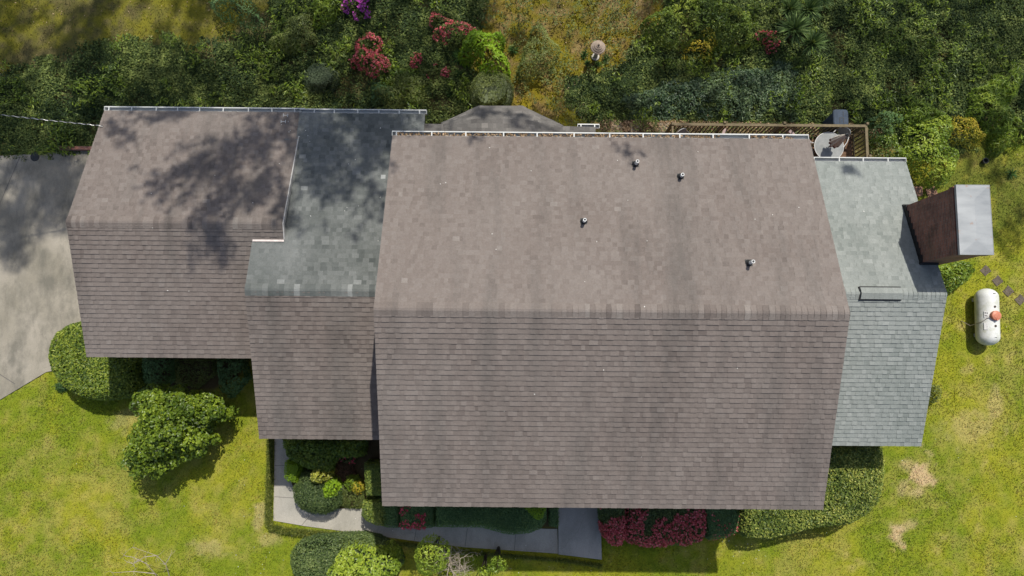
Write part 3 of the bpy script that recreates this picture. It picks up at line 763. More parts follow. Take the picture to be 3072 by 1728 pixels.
LM['maroon'] = leafmat('maroon_leaf', (0.063, 0.035, 0.024), (0.234, 0.104, 0.068), .5, .2, .3)
LM['blade'] = leafmat('strap_leaf', (0.028, 0.077, 0.022), (0.168, 0.280, 0.084), .45, .2, .4, (0.077, 0.161, 0.042))
LM['yucca'] = leafmat('yucca_leaf', (.05, .09, .03), (.26, .34, .12), .5, .2, .3, (.11, .18, .05))
LM['border'] = leafmat('border_grass_blade', (0.042, 0.070, 0.014), (0.280, 0.280, 0.056), .5, .2, .3, (0.133, 0.161, 0.025))
LM['canopy'] = leafmat('canopy_leaf', (.03, .06, .01), (.12, .18, .03), .5, .25, .3)
M['bark'] = plain('bark', (.16, .12, .09), .9, 0, 14, .5)
M['twig'] = plain('pale_twig', (.40, .34, .27), .85, 0, 20, .35)
M['stem'] = plain('stem', (.07, .05, .035), .9, 0, 14, .4)

def stems(root, c, h, z0=0., n=6, spread=.25, r=.012, mat=None, name='stem'):
    mb = MB(); g = np.random.default_rng(int(abs(c[0]*100)+abs(c[1]*10)))
    for i in range(n):
        a = 6.283*i/n + g.random(); q = spread*(.4+.6*g.random())
        mb.tube([(c[0]+.03*math.cos(a), c[1]+.03*math.sin(a), z0-.05), (c[0]+q*.5*math.cos(a), c[1]+q*.5*math.sin(a), z0+h*.45), (c[0]+q*math.cos(a), c[1]+q*math.sin(a), z0+h*.8)], [r, r*.8, r*.4], 5)
    return part(mb, name, mat or M['stem'], root)

def shrub(name, P, h, mat, label, cat='shrub', group=None, dens=700, L=.07, Wd=.035, er=.3, ep=.5, lump=.05, ls=2.5, seed=0, gap=0., hmin=.35, jit=.5, base=.45, var=.35, patch=.4, tsc=1.2, hascore=True, flowers=None, depth=.12, sides=.7, droop=0., nstem=5, z0=None, coremat=None, raised=0.):
    P = [np.array(p[:2], float) for p in P]; c = np.mean(P, 0); z0 = float(gz(c[0], c[1])) if z0 is None else z0
    root = thing(name, (c[0], c[1], z0), label, cat, group)
    mb = MB(); pts, nn = foliage(P, h, z0+raised, dens, er, ep, lump, ls, seed, sides, gap, hmin, depth)
    leaves(mb, pts, nn, L, Wd, tones(pts, seed, tsc, base, var, patch), 0, jit, np.random.default_rng(seed+1), droop=droop)
    if hascore: core(mb, P, h, z0, er, hmin, .12)
    part(mb, 'foliage', mat, root)
    stems(root, c, h*.8+raised, z0, nstem, min(.3, er), .012 if not raised else .02)
    if flowers:
        fm, cover, fs, fsc, thr = flowers; r = np.random.default_rng(seed+50)
        k = (fbm(pts[:, 0]*fsc+3, pts[:, 1]*fsc, seed+21, 3) > thr) & (r.random(len(pts)) < cover) & (pts[:, 2] > z0+h*.25)
        mb = MB(); q = pts[k] + nn[k]/np.linalg.norm(nn[k], axis=1)[:, None]*.035
        for rep in range(2):
            leaves(mb, q + r.normal(size=q.shape)*.012, nn[k], fs, fs*.8, .5+.3*r.normal(size=len(q)), 0, .7, r, fold=.3)
        part(mb, 'flowers', fm, root)
    return root

def pz(pts, z, s=1., o=(0, 0)): return [at(o[0]+u*s, o[1]+v*s, z)[:2] for u, v in pts]
z6 = lambda pts, z: pz(pts, z, 1/2.587, (120, 920))
z4 = lambda pts, z: pz(pts, z, 1/3.385, (800, 1300))
z5 = lambda pts, z: pz(pts, z, 1/3.389, (1100, 1480))
z9 = lambda pts, z: pz(pts, z, 1/2.516, (2048, 1152))

# ---- front beds
shrub('hedge', z6([(360, 40), (330, 95), (210, 125), (110, 190), (60, 290), (45, 400), (70, 500), (130, 600), (220, 670), (330, 720), (450, 735), (560, 725), (700, 700), (740, 600), (700, 430), (600, 300), (420, 120)], 1.1), 1.35, LM['laurel'], 'big rounded laurel hedge wrapping the corner between driveway and front lawn', 'hedge', None, 1500, .105, .045, .38, .5, .035, 2, 101, hmin=.45, base=.5, var=.5, patch=.2)
for i, (poly_, h, mt, lab, sd, L) in enumerate([
    ([(770, 380), (1000, 380), (1010, 560), (900, 640), (770, 600)], 1.0, LM['dusk'], 'dark bluish leafy shrub in shade just right of the rounded laurel hedge', 1, .1),
    ([(1350, 380), (1560, 400), (1590, 560), (1450, 720), (1370, 640)], .9, LM['dusk'], 'dark leafy shrub in shade in the corner below the garage and middle roofs', 2, .1)]):
    shrub('shrub', z6(poly_, h*.8), h, mt, lab, 'shrub', None, 800, L, .045, .4, .5, .22, 2.2, 110+sd, gap=.30, hascore=False, base=.6)
shrub('shrub', z6([(1010, 400), (1340, 400), (1350, 520), (1200, 640), (1020, 600)], .5), .6, LM['olive'], 'low dull olive shrub in shade under the garage eave between two darker shrubs', 'shrub', None, 900, .07, .03, .4, .5, .25, 2.5, 113, gap=.3, hascore=False, base=.65)
shrub('grass_clump', z6([(105, 600), (150, 585), (190, 640), (150, 670), (110, 650)], .2), .3, LM['blade'], 'small green grass clump at the lower left foot of the laurel hedge', 'grass clump', None, 900, .22, .02, .2, .5, .1, 5, 114, hascore=False, hmin=.2)

# broad leaved tree on the front lawn
def lawn_tree():
    P = z6([(860, 620), (740, 650), (700, 700), (720, 800), (760, 860), (730, 930), (660, 1000), (690, 1060), (640, 1190), (700, 1290), (760, 1320), (850, 1340), (920, 1290), (1000, 1240), (1100, 1190), (1230, 1150), (1290, 1050), (1250, 960), (1260, 900), (1390, 880), (1430, 840), (1400, 770), (1330, 690), (1200, 680), (1130, 690), (1050, 640), (960, 640)], 1.7)
    c = np.mean(P, 0); root = thing('tree', (c[0], c[1], 0), 'bushy broad-leaved small tree standing on the front lawn below the garage', 'tree')
    r = np.random.default_rng(5); mb = MB(); lo, hi = np.min(P, 0), np.max(P, 0)
    cl = []
    while len(cl) < 235:
        x, y = lo + (hi-lo)*r.random(2)
        d = float(sdist(np.array([x]), np.array([y]), P)[0])
        if d < .06: continue
        if all((x-q[0])**2+(y-q[1])**2 > .013 for q in cl):
            zt = 1.0+1.35*min(1, d/1.0)**.6 + .25*r.normal(); cl.append((x, y, zt))
    for (x, y, z) in cl:
        for lay in range(2):
            n = 44; R = .15 + .07*r.random(); zc = z - lay*.55*r.random()
            u = r.normal(size=(n, 3)); u /= np.linalg.norm(u, axis=1)[:, None]; u[:, 2] = np.abs(u[:, 2])*.8 - .15
            p = np.array([x, y, zc]) + u*R*np.array([1, 1, .7])
            leaves(mb, p, u*.7+np.array([0, 0, .5]), .105, .075, .45+.2*r.normal(size=n)+.16*r.normal(), 0, .35, r, fold=.12, droop=.25)
    part(mb, 'crown', LM['tree'], root)
    mb = MB(); mb.tube([(c[0], c[1], -.1), (c[0]+.03, c[1], .5), (c[0], c[1]+.05, 1.0)], [.09, .07, .06], 9)
    for i in range(26):
        q = cl[(i*5) % len(cl)]; mb.tube([(c[0], c[1]+.03, .5+.4*r.random()), ((c[0]*.5+q[0]*.5), (c[1]*.5+q[1]*.5), q[2]*.65+.1), (q[0], q[1], q[2]-.1)], [.04, .025, .01], 5)
    part(mb, 'trunk', M['bark'], root)
lawn_tree()

# entrance bed
shrub('hedge', z4([(140, 40), (150, 150), (185, 250), (340, 345), (500, 405), (640, 420), (665, 330), (720, 255), (900, 260), (970, 240), (1000, 40)], .9), 1.05, LM['laurel'], 'dark glossy large-leaved hedge in shade below the middle roof eave', 'hedge', None, 1100, .12, .05, .3, .5, .07, 2.5, 120, hmin=.45, jit=.65)
shrub('shrub', z4([(168, 280), (345, 310), (335, 400), (300, 515), (205, 510), (155, 450)], .8), .98, LM['lime'], 'bright lime clipped shrub half in shade beside the front walk', 'shrub', None, 2200, .045, .022, .25, .5, .02, 3, 121, hmin=.5)
shrub('shrub', z4([(325, 400), (285, 500), (230, 560), (240, 700), (320, 800), (440, 850), (580, 855), (690, 805), (735, 740), (730, 600), (640, 500), (520, 500), (430, 410)], .9), 1.1, LM['box'], 'dark green clipped dome shrub bulging over the corner of the walk', 'shrub', None, 2300, .05, .024, .6, .5, .03, 2, 122, hmin=.4, var=.5)
shrub('shrub', circle(z4([(520, 445)], 1.15)[0], .36, .26, seed=3), 1.3, LM['gold'], 'gold variegated shrub between the dark hedge and the clipped dome', 'shrub', None, 700, .13, .055, .3, .5, .12, 4, 123, hascore=False, hmin=.4, base=.55)
shrub('hosta', circle(z4([(622, 590)], 1.1)[0], .26, .33, seed=4), 1.2, LM['lime'], 'lime green broad-leaved plant at the right side of the clipped dome', 'plant', None, 800, .13, .06, .25, .5, .1, 4, 124, hascore=False, base=.6)
shrub('barberry', z4([(690, 290), (870, 290), (900, 420), (850, 500), (700, 500), (670, 400)], .35), .5, LM['maroon'], 'low maroon leaved shrub in shade inside the entrance bed', 'shrub', None, 800, .05, .03, .3, .5, .12, 4, 125, hascore=False)
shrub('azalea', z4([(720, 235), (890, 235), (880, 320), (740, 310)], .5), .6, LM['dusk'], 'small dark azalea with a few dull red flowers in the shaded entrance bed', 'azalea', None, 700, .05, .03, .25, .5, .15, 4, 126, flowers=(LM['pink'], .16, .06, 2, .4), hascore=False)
shrub('fern_patch', z4([(730, 540), (960, 470), (1000, 560), (985, 680), (950, 775), (840, 775), (740, 745)], .25), .35, LM['olive'], 'low feathery olive groundcover patch right of the clipped dome', 'plant', None, 1500, .11, .022, .3, .5, .2, 3, 127, hascore=False)
shrub('nandina', circle(z4([(910, 560)], .6)[0], .25, seed=6), .75, LM['yellow'], 'small orange tipped nandina in the entrance bed beside the narrow hedge', 'shrub', None, 650, .08, .03, .25, .5, .2, 5, 128, hascore=False, base=.35)
shrub('shrub', circle(z4([(855, 520)], .6)[0], .28, seed=7), .7, LM['bright'], 'light green leafy shrub behind the orange tipped nandina', 'shrub', None, 600, .12, .04, .25, .5, .2, 5, 129, hascore=False)
shrub('hedge', z4([(978, 300), (1180, 300), (1190, 640), (1000, 645), (985, 480)], 1.1), 1.35, LM['holly'], 'narrow clipped hedge along the left wall of the main block, upper piece', 'hedge', None, 1700, .065, .032, .2, .5, .03, 3, 130, hmin=.55)
shrub('hedge', z4([(965, 690), (1200, 680), (1200, 950), (1110, 945), (1000, 895), (950, 830)], 1.0), 1.25, LM['holly'], 'clipped hedge at the lower left corner of the main block above the walk', 'hedge', None, 1700, .065, .032, .2, .5, .03, 3, 131, hmin=.55)
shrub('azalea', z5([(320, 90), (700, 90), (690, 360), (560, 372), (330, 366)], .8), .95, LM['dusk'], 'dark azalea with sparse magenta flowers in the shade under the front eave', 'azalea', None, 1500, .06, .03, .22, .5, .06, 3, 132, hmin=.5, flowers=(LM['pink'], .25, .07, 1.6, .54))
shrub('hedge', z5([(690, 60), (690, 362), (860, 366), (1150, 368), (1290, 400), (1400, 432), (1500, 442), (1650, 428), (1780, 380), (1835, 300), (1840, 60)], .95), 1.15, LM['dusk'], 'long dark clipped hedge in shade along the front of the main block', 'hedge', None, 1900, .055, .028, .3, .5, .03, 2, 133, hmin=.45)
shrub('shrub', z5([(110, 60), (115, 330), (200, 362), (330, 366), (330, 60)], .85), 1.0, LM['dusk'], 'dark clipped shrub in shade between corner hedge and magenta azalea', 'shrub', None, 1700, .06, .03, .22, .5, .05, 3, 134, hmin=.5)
shrub('shrub', z5([(1540, 70), (1600, 170), (1690, 270), (1750, 300), (1800, 270), (1830, 190), (1835, 70)], 1.35), 1.75, LM['lime'], 'lime green conical shrub with a sunlit tip rising from the front hedge', 'shrub', None, 1500, .06, .03, .4, .6, .05, 3, 135, hmin=.5)
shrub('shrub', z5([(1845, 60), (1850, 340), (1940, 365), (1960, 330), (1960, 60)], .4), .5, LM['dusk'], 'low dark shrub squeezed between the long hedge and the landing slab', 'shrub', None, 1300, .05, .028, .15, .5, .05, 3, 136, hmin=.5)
# azaleas right of the landing
AZP = (LM['pink'], .62, .075, 1.1, .50)
shrub('azalea', z5([(2365, 60), (2365, 250), (2395, 420), (2420, 470), (2500, 540), (2600, 550), (2640, 450), (2660, 300), (2640, 60)], .9), 1.05, LM['box'], 'azalea covered in pink red flowers beside the right edge of the landing slab', 'azalea', 'azaleas along the front wall', 1300, .06, .03, .3, .5, .1, 3, 140, flowers=(LM['red'], .5, .08, 1.6, .42), hmin=.4)
shrub('azalea', z9([(-430, 900), (160, 900), (190, 1000), (180, 1180), (60, 1235), (-80, 1240), (-280, 1240), (-400, 1215), (-440, 1060)], .9), 1.05, LM['box'], 'wide azalea with scattered crimson flowers between flowering azalea and clipped hedge', 'azalea', 'azaleas along the front wall', 1300, .06, .03, .35, .5, .1, 2.5, 141, flowers=(LM['red'], .34, .08, 1.3, .50), hmin=.4)
shrub('hedge', z9([(150, 880), (440, 880), (450, 1000), (425, 1130), (330, 1180), (200, 1195), (170, 1050)], .9), 1.05, LM['dusk'], 'dark clipped hedge piece in shade next to the crimson azalea', 'hedge', None, 1500, .06, .03, .25, .5, .05, 2.5, 142, hmin=.45, flowers=(LM['red'], .05, .06, 2, .5))
shrub('hedge', z9([(900, 440), (1510, 440), (1535, 600), (1520, 770), (1485, 890), (1390, 1000), (1270, 1068), (1130, 1085), (1000, 1095), (800, 1150), (640, 1185), (470, 1172), (440, 1120), (450, 880), (900, 860)], 1.1), 1.4, LM['holly'], 'large glossy clipped hedge wrapping the right front corner of the main block', 'hedge', None, 1300, .085, .042, .3, .5, .05, 2.2, 143, hmin=.45, jit=.6, var=.55)
shrub('shrub', circle(z4([(760, 1360)], 1.2)[0], 1.75, 1.0, seed=8), 1.5, LM['box'], 'dark rounded shrub cut by the bottom edge of the view', 'shrub', None, 1300, .075, .034, .7, .5, .06, 2, 145, hmin=.35, var=.5)
shrub('shrub', circle(z4([(950, 1390)], 1.7)[0], 1.2, .62, seed=9, wob=.2), 2.2, LM['bright'], 'bright yellow-green leafy shrub growing against the dark rounded shrub at the bottom edge', 'shrub', None, 750, .12, .06, .5, .5, .15, 2.5, 146, hascore=False, base=.62)
b_ = shrub('shrub', circle(z5([(650, 665)], 2.5)[0], .58, .58, seed=10), 1.15, LM['bright'], 'open light green bush with bare grey branches on the shaded front lawn', 'shrub', None, 800, .085, .035, .5, .5, .22, 3, 147, hascore=False, gap=.33, base=.7, raised=1.75, hmin=.25, sides=.25)
def bare(root, c, h, n, spread, seed, bend=(0, 0), name='bare_branch', r0=.016, lv=3, zs=.02):
    g = np.random.default_rng(seed); mb = MB()
    def grow(p, d, ln, r, lev):
        pts = [p]; q = np.array(p); dd = np.array(d)
        for k in range(4):
            dd = dd + g.normal(size=3)*.22; dd[2] += .03; dd /= np.linalg.norm(dd); q = q+dd*ln/4; pts.append(q)
        mb.tube(pts, [r, r*.9, r*.78, r*.65, r*.5], 5)
        if lev > 0:
            for k in range(3):
                i = 1+g.integers(0, 4); nd = dd + g.normal(size=3)*.75; nd[2] = abs(nd[2])*.6; nd /= np.linalg.norm(nd); grow(pts[i], nd, ln*.62, r*.55, lev-1)
    for i in range(n):
        a = g.random()*6.283; grow(np.array([c[0], c[1], zs]), np.array([math.cos(a)*spread+bend[0], math.sin(a)*spread+bend[1], 1.]), h, r0, lv)
    return part(mb, name, M['twig'], root)
bare(b_, z5([(830, 720)], 1.6)[0], .72, 9, .55, 3, (.45, .1), r0=.017, zs=1.25)
shrub('shrub', circle(z5([(1330, 750)], 2.2)[0], .30, .25, seed=11), .7, LM['bright'], 'small light green sprig on the shaded lawn right of the open bush', 'plant', None, 420, .11, .05, .25, .5, .2, 4, 148, hascore=False, raised=1.7, sides=.2)
shrub('shrub', circle(z5([(1190, 795)], 1.9)[0], .2, .14, seed=12), .5, LM['bright'], 'tiny green sprig near the bottom edge left of the light green sprig', 'plant', None, 420, .1, .045, .2, .5, .2, 4, 149, hascore=False, raised=1.6, sides=.2)
bs = thing('sapling', (*at(470, 1760)[:2], 0), 'leafless pale sapling leaning over the lower left lawn', 'sapling')
g_ = np.random.default_rng(12)
mb = MB()
for pts in [[(500, 1790, .3), (463, 1722, .9), (440, 1690, 1.2), (420, 1680, 1.3)], [(530, 1800, .3), (510, 1740, 1.0), (497, 1694, 1.4), (470, 1668, 1.6), (397, 1642, 1.9)], [(440, 1690, 1.2), (400, 1672, 1.35), (372, 1668, 1.4)], [(470, 1668, 1.6), (432, 1672, 1.6), (405, 1690, 1.5)], [(463, 1722, .9), (400, 1712, 1.0), (340, 1716, 1.0)], [(497, 1694, 1.4), (510, 1670, 1.6)], [(420, 1680, 1.3), (398, 1690, 1.3), (380, 1688, 1.3)]]:
    p = [at(u, v, z)+g_.normal(size=3)*.01 for u, v, z in pts]
    mb.tube(p, np.linspace(.016, .005, len(p)), 5)
    for q in p[1:]:
        for s_ in range(4):
            d = g_.normal(size=3); d /= np.linalg.norm(d); mb.tube([q, q+d*.12, q+d*.22+g_.normal(size=3)*.04], [.005, .004, .002], 4)
part(mb, 'branch', M['twig'], bs)

# right side
shrub('shrub', circle(at(2803, 1180, .3)[:2], .28, .32, seed=13), .5, LM['olive'], 'small yellowing shrub against the right edge of the pale roof wing', 'shrub', None, 700, .07, .035, .25, .5, .2, 4, 150, hascore=False)
shrub('shrub', [at(u, v, .5)[:2] for u, v in [(2790, 800), (2900, 780), (2930, 810), (2900, 850), (2850, 880), (2800, 870)]], .75, LM['bright'], 'glossy light green shrub at the foot of the chimney', 'shrub', None, 750, .11, .05, .3, .5, .12, 3, 151, hascore=False, base=.4)

# ------------------------------------------------------------------ rear garden
def rcirc(u, v, ru, rv=None, z=.5, seed=0, wob=.14):
    c = atg(u, v); p = at(u, v, z*.7 + float(gz(c[0], c[1])))
    return circle(p[:2], ru/83., (rv or ru)/83., seed=seed, wob=wob)
RS = [  # u, v, ru, rv, h, mat, label, kwargs
 (695, 8, 75, 40, 1.2, 'dusk', 'dark green shrub at the top edge left of the yellow fern', dict(L=.08)),
 (882, 100, 62, 55, .7, 'olive', 'yellow green feathery fern clump in the ivy bank above the garage', dict(L=.16, Wd=.03, gap=.3, base=.6)),
 (850, 128, 40, 34, .5, 'bright', 'bright grassy fern tuft just below the yellow green fern clump', dict(L=.2, Wd=.025, gap=.3)),
 (958, 226, 52, 44, .7, 'greyleaf', 'small grey green clipped dome in the ivy bank', dict(dens=2200, L=.045, Wd=.02, lump=.02, hascore=True)),
 (1457, 148, 66, 66, 1.4, 'lime', 'bright green shrub with big pointed leaves above the bay roof', dict(L=.19, Wd=.06, dens=420, base=.40, lump=.2)),
 (1473, 262, 64, 62, 1.2, 'olive', 'round clipped olive shrub directly above the bay roof', dict(dens=1900, L=.05, Wd=.024, hascore=True, lump=.04, er=.5)),
 (1616, 150, 62, 62, 1.1, 'olive', 'loose olive shrub between bright big-leaved shrub and garden lantern', dict(dens=900, L=.09, Wd=.03, lump=.12)),
 (2110, 50, 125, 78, 1.5, 'laurel', 'broad dark leafy shrub at the top edge left of the yuccas', dict(dens=750, L=.1, Wd=.045, lump=.3, er=.8, gap=.34)),
 (2112, 130, 50, 42, .8, 'yellow', 'loose yellow green nandina below the broad dark shrub', dict(L=.1, Wd=.035, gap=.42, base=.25, dens=450)),
 (2894, 387, 54, 50, 1.0, 'yellow', 'golden yellow shrub with orange tips right of the deck', dict(L=.12, Wd=.03, base=.34, dens=600, lump=.2)),
 (2803, 445, 82, 78, 1.2, 'bright', 'light green leafy shrub between the deck and the golden shrub', dict(L=.11, Wd=.05, base=.5, dens=600, lump=.18)),
 (2684, 455, 48, 52, .8, 'tree', 'mid green low shrub at the right end of the pale roof gutter', dict(L=.09, Wd=.04, dens=600, lump=.18)),
 (2775, 336, 58, 44, .8, 'bright', 'green fern behind the light green leafy shrub', dict(L=.19, Wd=.035, gap=.35, base=.35)),
 (2985, 318, 64, 66, .9, 'bright', 'tall green fern near the right edge above the golden shrub', dict(L=.2, Wd=.035, gap=.35, base=.35)),
 (3045, 400, 48, 48, .8, 'tree', 'green fern at the right edge beside the golden shrub', dict(L=.2, Wd=.035, gap=.35)),
 (2660, 368, 48, 38, .8, 'dusk', 'dark leafy shrub at the right end of the deck railing', dict(L=.09, Wd=.04, dens=700)),
 (3030, 240, 50, 46, .8, 'bright', 'bright fern high on the bank at the right edge', dict(L=.2, Wd=.035, gap=.4, base=.4)),
 (2400, 285, 34, 30, .6, 'bright', 'small light green seedling in the ivy above the deck', dict(L=.11, Wd=.05, gap=.36, base=.4, dens=400)),
 (1205, 265, 70, 48, .8, 'olive', 'sage coloured loose shrub in the ivy above the middle roof gutter', dict(L=.07, Wd=.025, dens=900, base=.35)),
 (1140, 270, 44, 34, .6, 'dusk', 'dark green mound in ivy left of the sage coloured shrub', dict(L=.07, Wd=.03, dens=900)),
 (970, 18, 44, 38, .9, 'bright', 'bright green shoot cluster at the top edge left of the purple azalea', dict(L=.14, Wd=.035, base=.4, gap=.35)),
 (1185, 215, 60, 36, .5, 'tree', 'low green perennial patch among the red azaleas', dict(L=.12, Wd=.03, gap=.35)),
]
for i, (u, v, ru, rv, h, mt, lab, kw) in enumerate(RS):
    kw = dict(dict(dens=650, L=.08, Wd=.035, er=.5, lump=.22, hascore=False, hmin=.12, sides=.3, gap=.30, patch=.6), **kw)
    cat = 'fern' if 'fern' in lab.split(' in ')[0] and 'left of the yellow fern' not in lab else 'shrub'
    shrub('fern' if cat == 'fern' else 'shrub', rcirc(u, v, ru*1.08, (rv or ru)*1.08, h, 200+i, .06 if 'clipped' in lab else .42), h, LM[mt], lab, cat, None, seed=200+i, **kw)
for i, (u, v, ru, rv, h, fm, lab, cov, thr) in enumerate([
    (1104, 162, 54, 48, 1.0, 'red', 'red azalea in full flower above the middle roof', .85, .34),
    (1352, 86, 56, 44, .9, 'red', 'loose coral red azalea near the top of the bank above the bay roof', .55, .48),
    (1247, 180, 20, 20, .5, 'red', 'little scarlet azalea right of the azalea in full flower', .9, .3),
    (1312, 212, 28, 20, .5, 'red', 'small scarlet azalea left of the round clipped olive shrub', .6, .42),
    (2308, 114, 34, 28, .6, 'red', 'small red azalea at the left foot of the yuccas', .7, .40),
    (1066, 6, 44, 30, .9, 'purple', 'purple azalea cut by the top edge of the view', .9, .34)]):
    shrub('azalea', rcirc(u, v, ru*1.1, rv*1.1, h, 300+i, .5), h, LM['olive'], lab, 'azalea', 'azaleas on the rear bank', 900, .06, .028, .4, .5, .3, 4, 300+i, hascore=False, hmin=.15, sides=.25, gap=.34, flowers=(LM[fm], cov*.8, .075, 4.5, thr+.06))

# strap-leaved clumps and yuccas: one of each, then copies
def rosette(name, mat, n, L, Wd, lo, hi, label, cat, group, seed, arch=.35):
    root = thing(name, (0, 0, 0), label, cat, group); mb = MB(); r = np.random.default_rng(seed)
    for i in range(n):
        az = r.random()*6.283; el = lo+(hi-lo)*r.random(); l = L*(.75+.35*r.random()); d = np.array([math.cos(az), math.sin(az), 0]); s = np.array([-d[1], d[0], 0]); V = []
        K = 5
        for k_ in range(K+1):
            t = k_/K; rr = l*t; zz = .05 + rr*math.sin(el) - arch*l*t*t*math.cos(el); q = d*rr*math.cos(el)+np.array([0, 0, zz]); wq = Wd*(1-t**2.2)*.5*(.6+.4*min(1, t*4))+.001
            V += [q-s*wq+[0, 0, .012*(1-t)], q+[0, 0, -.004], q+s*wq+[0, 0, .012*(1-t)]]
        F = []
        for k_ in range(K): F += [[k_*3, k_*3+1, k_*3+4, k_*3+3], [k_*3+1, k_*3+2, k_*3+5, k_*3+4]]
        mb.quads(V, F, 0, np.clip(.45+.22*r.normal(), 0, 1))
    part(mb, 'leaves', mat, root)
    mb = MB(); mb.tube([(0, 0, -.5), (0, 0, .1)], [.05, .06], 8); part(mb, 'stem', M['stem'], root)
    return root
yl_ = ['yucca rosette at the top left of the yucca group', 'bright yucca rosette at the top right of the yucca group', 'largest yucca rosette in the middle of the group beside the red azalea', 'lowest yucca rosette of the group, leaning right towards the ivy', 'yucca rosette cut by the top edge of the view behind the others']
y0_ = rosette('yucca', LM['yucca'], 120, .62, .06, .0, 1.3, yl_[0], 'yucca', 'yuccas on the rear bank', 3, .12)
for i, (u, v, z, s) in enumerate([(2366, 30, .9, .9), (2424, 30, 1.0, .95), (2382, 90, 1.2, 1.12), (2432, 133, .9, .95), (2462, -6, .7, .85)]):
    o = y0_ if i == 0 else copy_tree(y0_); p = at(u, v, z); o.location = p; o.scale = (s, s, s); o.rotation_euler = (.12*math.sin(i*2), .12*math.cos(i*3), i*1.3); o["label"] = yl_[i]
gl_ = [('long strap-leaved clump left of the bright big-leaved shrub', 1378, 172, 1.0), ('strap-leaved clump between the bright big-leaved shrub and the loose olive shrub', 1540, 150, .8), ('grass tuft left of the garden lantern', 1752, 165, .62), ('grass tuft at the lower left of the garden lantern', 1762, 194, .6), ('grass tuft just below the garden lantern', 1792, 196, .6), ('grass tuft right of the garden lantern', 1818, 180, .68), ('green grass tuft near the right edge above the chimney', 3030, 522, .8), ('strap-leaved clump in the litter left of the round clipped olive shrub', 1372, 225, .75), ('pale strap-leaved tuft close above the bay roof', 1350, 285, .7)]
g0_ = rosette('grass_tuft', LM['blade'], 60, .42, .03, .1, 1.3, gl_[0][0], 'grass clump', 'strap leaved clumps in the rear garden', 9, .55)
for i, (lab, u, v, s) in enumerate(gl_):
    o = g0_ if i == 0 else copy_tree(g0_); p = atg(u, v); o.location = p; o.scale = (s, s, s); o.rotation_euler = (0, 0, i*1.1); o["label"] = lab

# ground covers
def ivy(name, Pz, n, L, hmax, mat, seed, tag_label, thr=.36, base=.42, Wf=.8):
    r = np.random.default_rng(seed); Pz = np.array(Pz); lo, hi = np.maximum(Pz.min(0), [-21.5, 5.5]), np.minimum(Pz.max(0), [19, 14.2])
    x = lo[0]+(hi[0]-lo[0])*r.random(n); y = lo[1]+(hi[1]-lo[1])*r.random(n)
    d = sdist(x, y, Pz) + (fbm(x*1.6, y*1.6, seed)-.5)*1.1
    dn = fbm(x*1.1, y*1.1, seed+4)
    kk = (d > -.05) & (r.random(n) < np.clip((dn-thr)*6+.45, .12, 1)) & (r.random(n) < np.clip(d*2.5+.4, 0, 1))
    x, y, d = x[kk], y[kk], d[kk]
    hh = hmax*np.clip(d*1.5, .15, 1)*(.35+.9*fbm(x*1.4, y*1.4, seed+8)); z = gz(x, y) + hh*(.45+.55*r.random(len(x)))
    e = .05; gx = (fbm((x+e)*1.4, y*1.4, seed+8)-fbm(x*1.4, y*1.4, seed+8))/e*hmax; gy = (fbm(x*1.4, (y+e)*1.4, seed+8)-fbm(x*1.4, y*1.4, seed+8))/e*hmax
    P = np.stack([x, y, z], 1); Nn = np.stack([-gx, -gy, np.ones(len(x))], 1)
    t = base + .55*(fbm(x*.8, y*.8, seed+2)-.5)*2 + .26*r.normal(size=len(x)) + .45*sstep(.56, .72, fbm(x*2.2, y*2.2, seed+6))  # lighter patches put sunlit leaf clusters into the tone
    mb = MB(); leaves(mb, P, Nn, L, L*Wf, t, 0, .42, r)
    o = mb.build(name, mat); tag(o, tag_label, 'ground cover', None, 'stuff')
ivy('ivy', IVY_A, 230000, .072, .28, LM['ivy'], 31, 'dark ivy covering the bank above the garage and middle roofs')
ivy('ivy', IVY_B, 240000, .072, .30, LM['ivy'], 33, 'dark ivy covering the bank above the deck')
JUN = polyk([(1700, 190), (1990, 130), (2060, 200), (2000, 306), (1700, 300), (1560, 290), (1500, 250)])
ivy('groundcover', JUN, 30000, .11, .55, LM['ivy2'], 35, 'blue-green spiky ground cover drooping over the bank left of the deck', .2, .45, .35)

def undergrowth(Pz, n, seed, label, mat, L, thr):
    r = np.random.default_rng(seed); Pz = np.array(Pz); lo, hi = np.maximum(Pz.min(0), [-21.5, 7]), np.minimum(Pz.max(0), [19, 14.2]); x = lo[0]+(hi[0]-lo[0])*r.random(n); y = lo[1]+(hi[1]-lo[1])*r.random(n)
    k_ = (sdist(x, y, Pz) > -.1) & (fbm(x*1.05, y*1.05, seed+1) > thr) & (fbm(x*3.5, y*3.5, seed+2, 3) > .46); x, y = x[k_], y[k_]
    P = np.stack([x, y, gz(x, y)+.22+.28*r.random(len(x))], 1); mb = MB(); leaves(mb, P, np.tile([0, .2, 1.], (len(x), 1)), L, L*.28, .42+.3*r.normal(size=len(x))+.5*(fbm(x*1.5, y*1.5, seed+5)-.5), 0, .55, r, droop=.2)
    tag(mb.build('undergrowth', mat), label, 'undergrowth', None, 'stuff')
undergrowth(IVY_A, 42000, 91, 'bright weeds and fern fronds growing through ivy above the garage', LM['tree'], .15, .55)
undergrowth(IVY_B, 42000, 92, 'bright weeds and fern fronds growing through ivy above the deck', LM['tree'], .14, .53)
undergrowth(LITTER, 30000, 93, 'sparse weeds growing through leaf litter above the bay roof', LM['olive'], .12, .40)

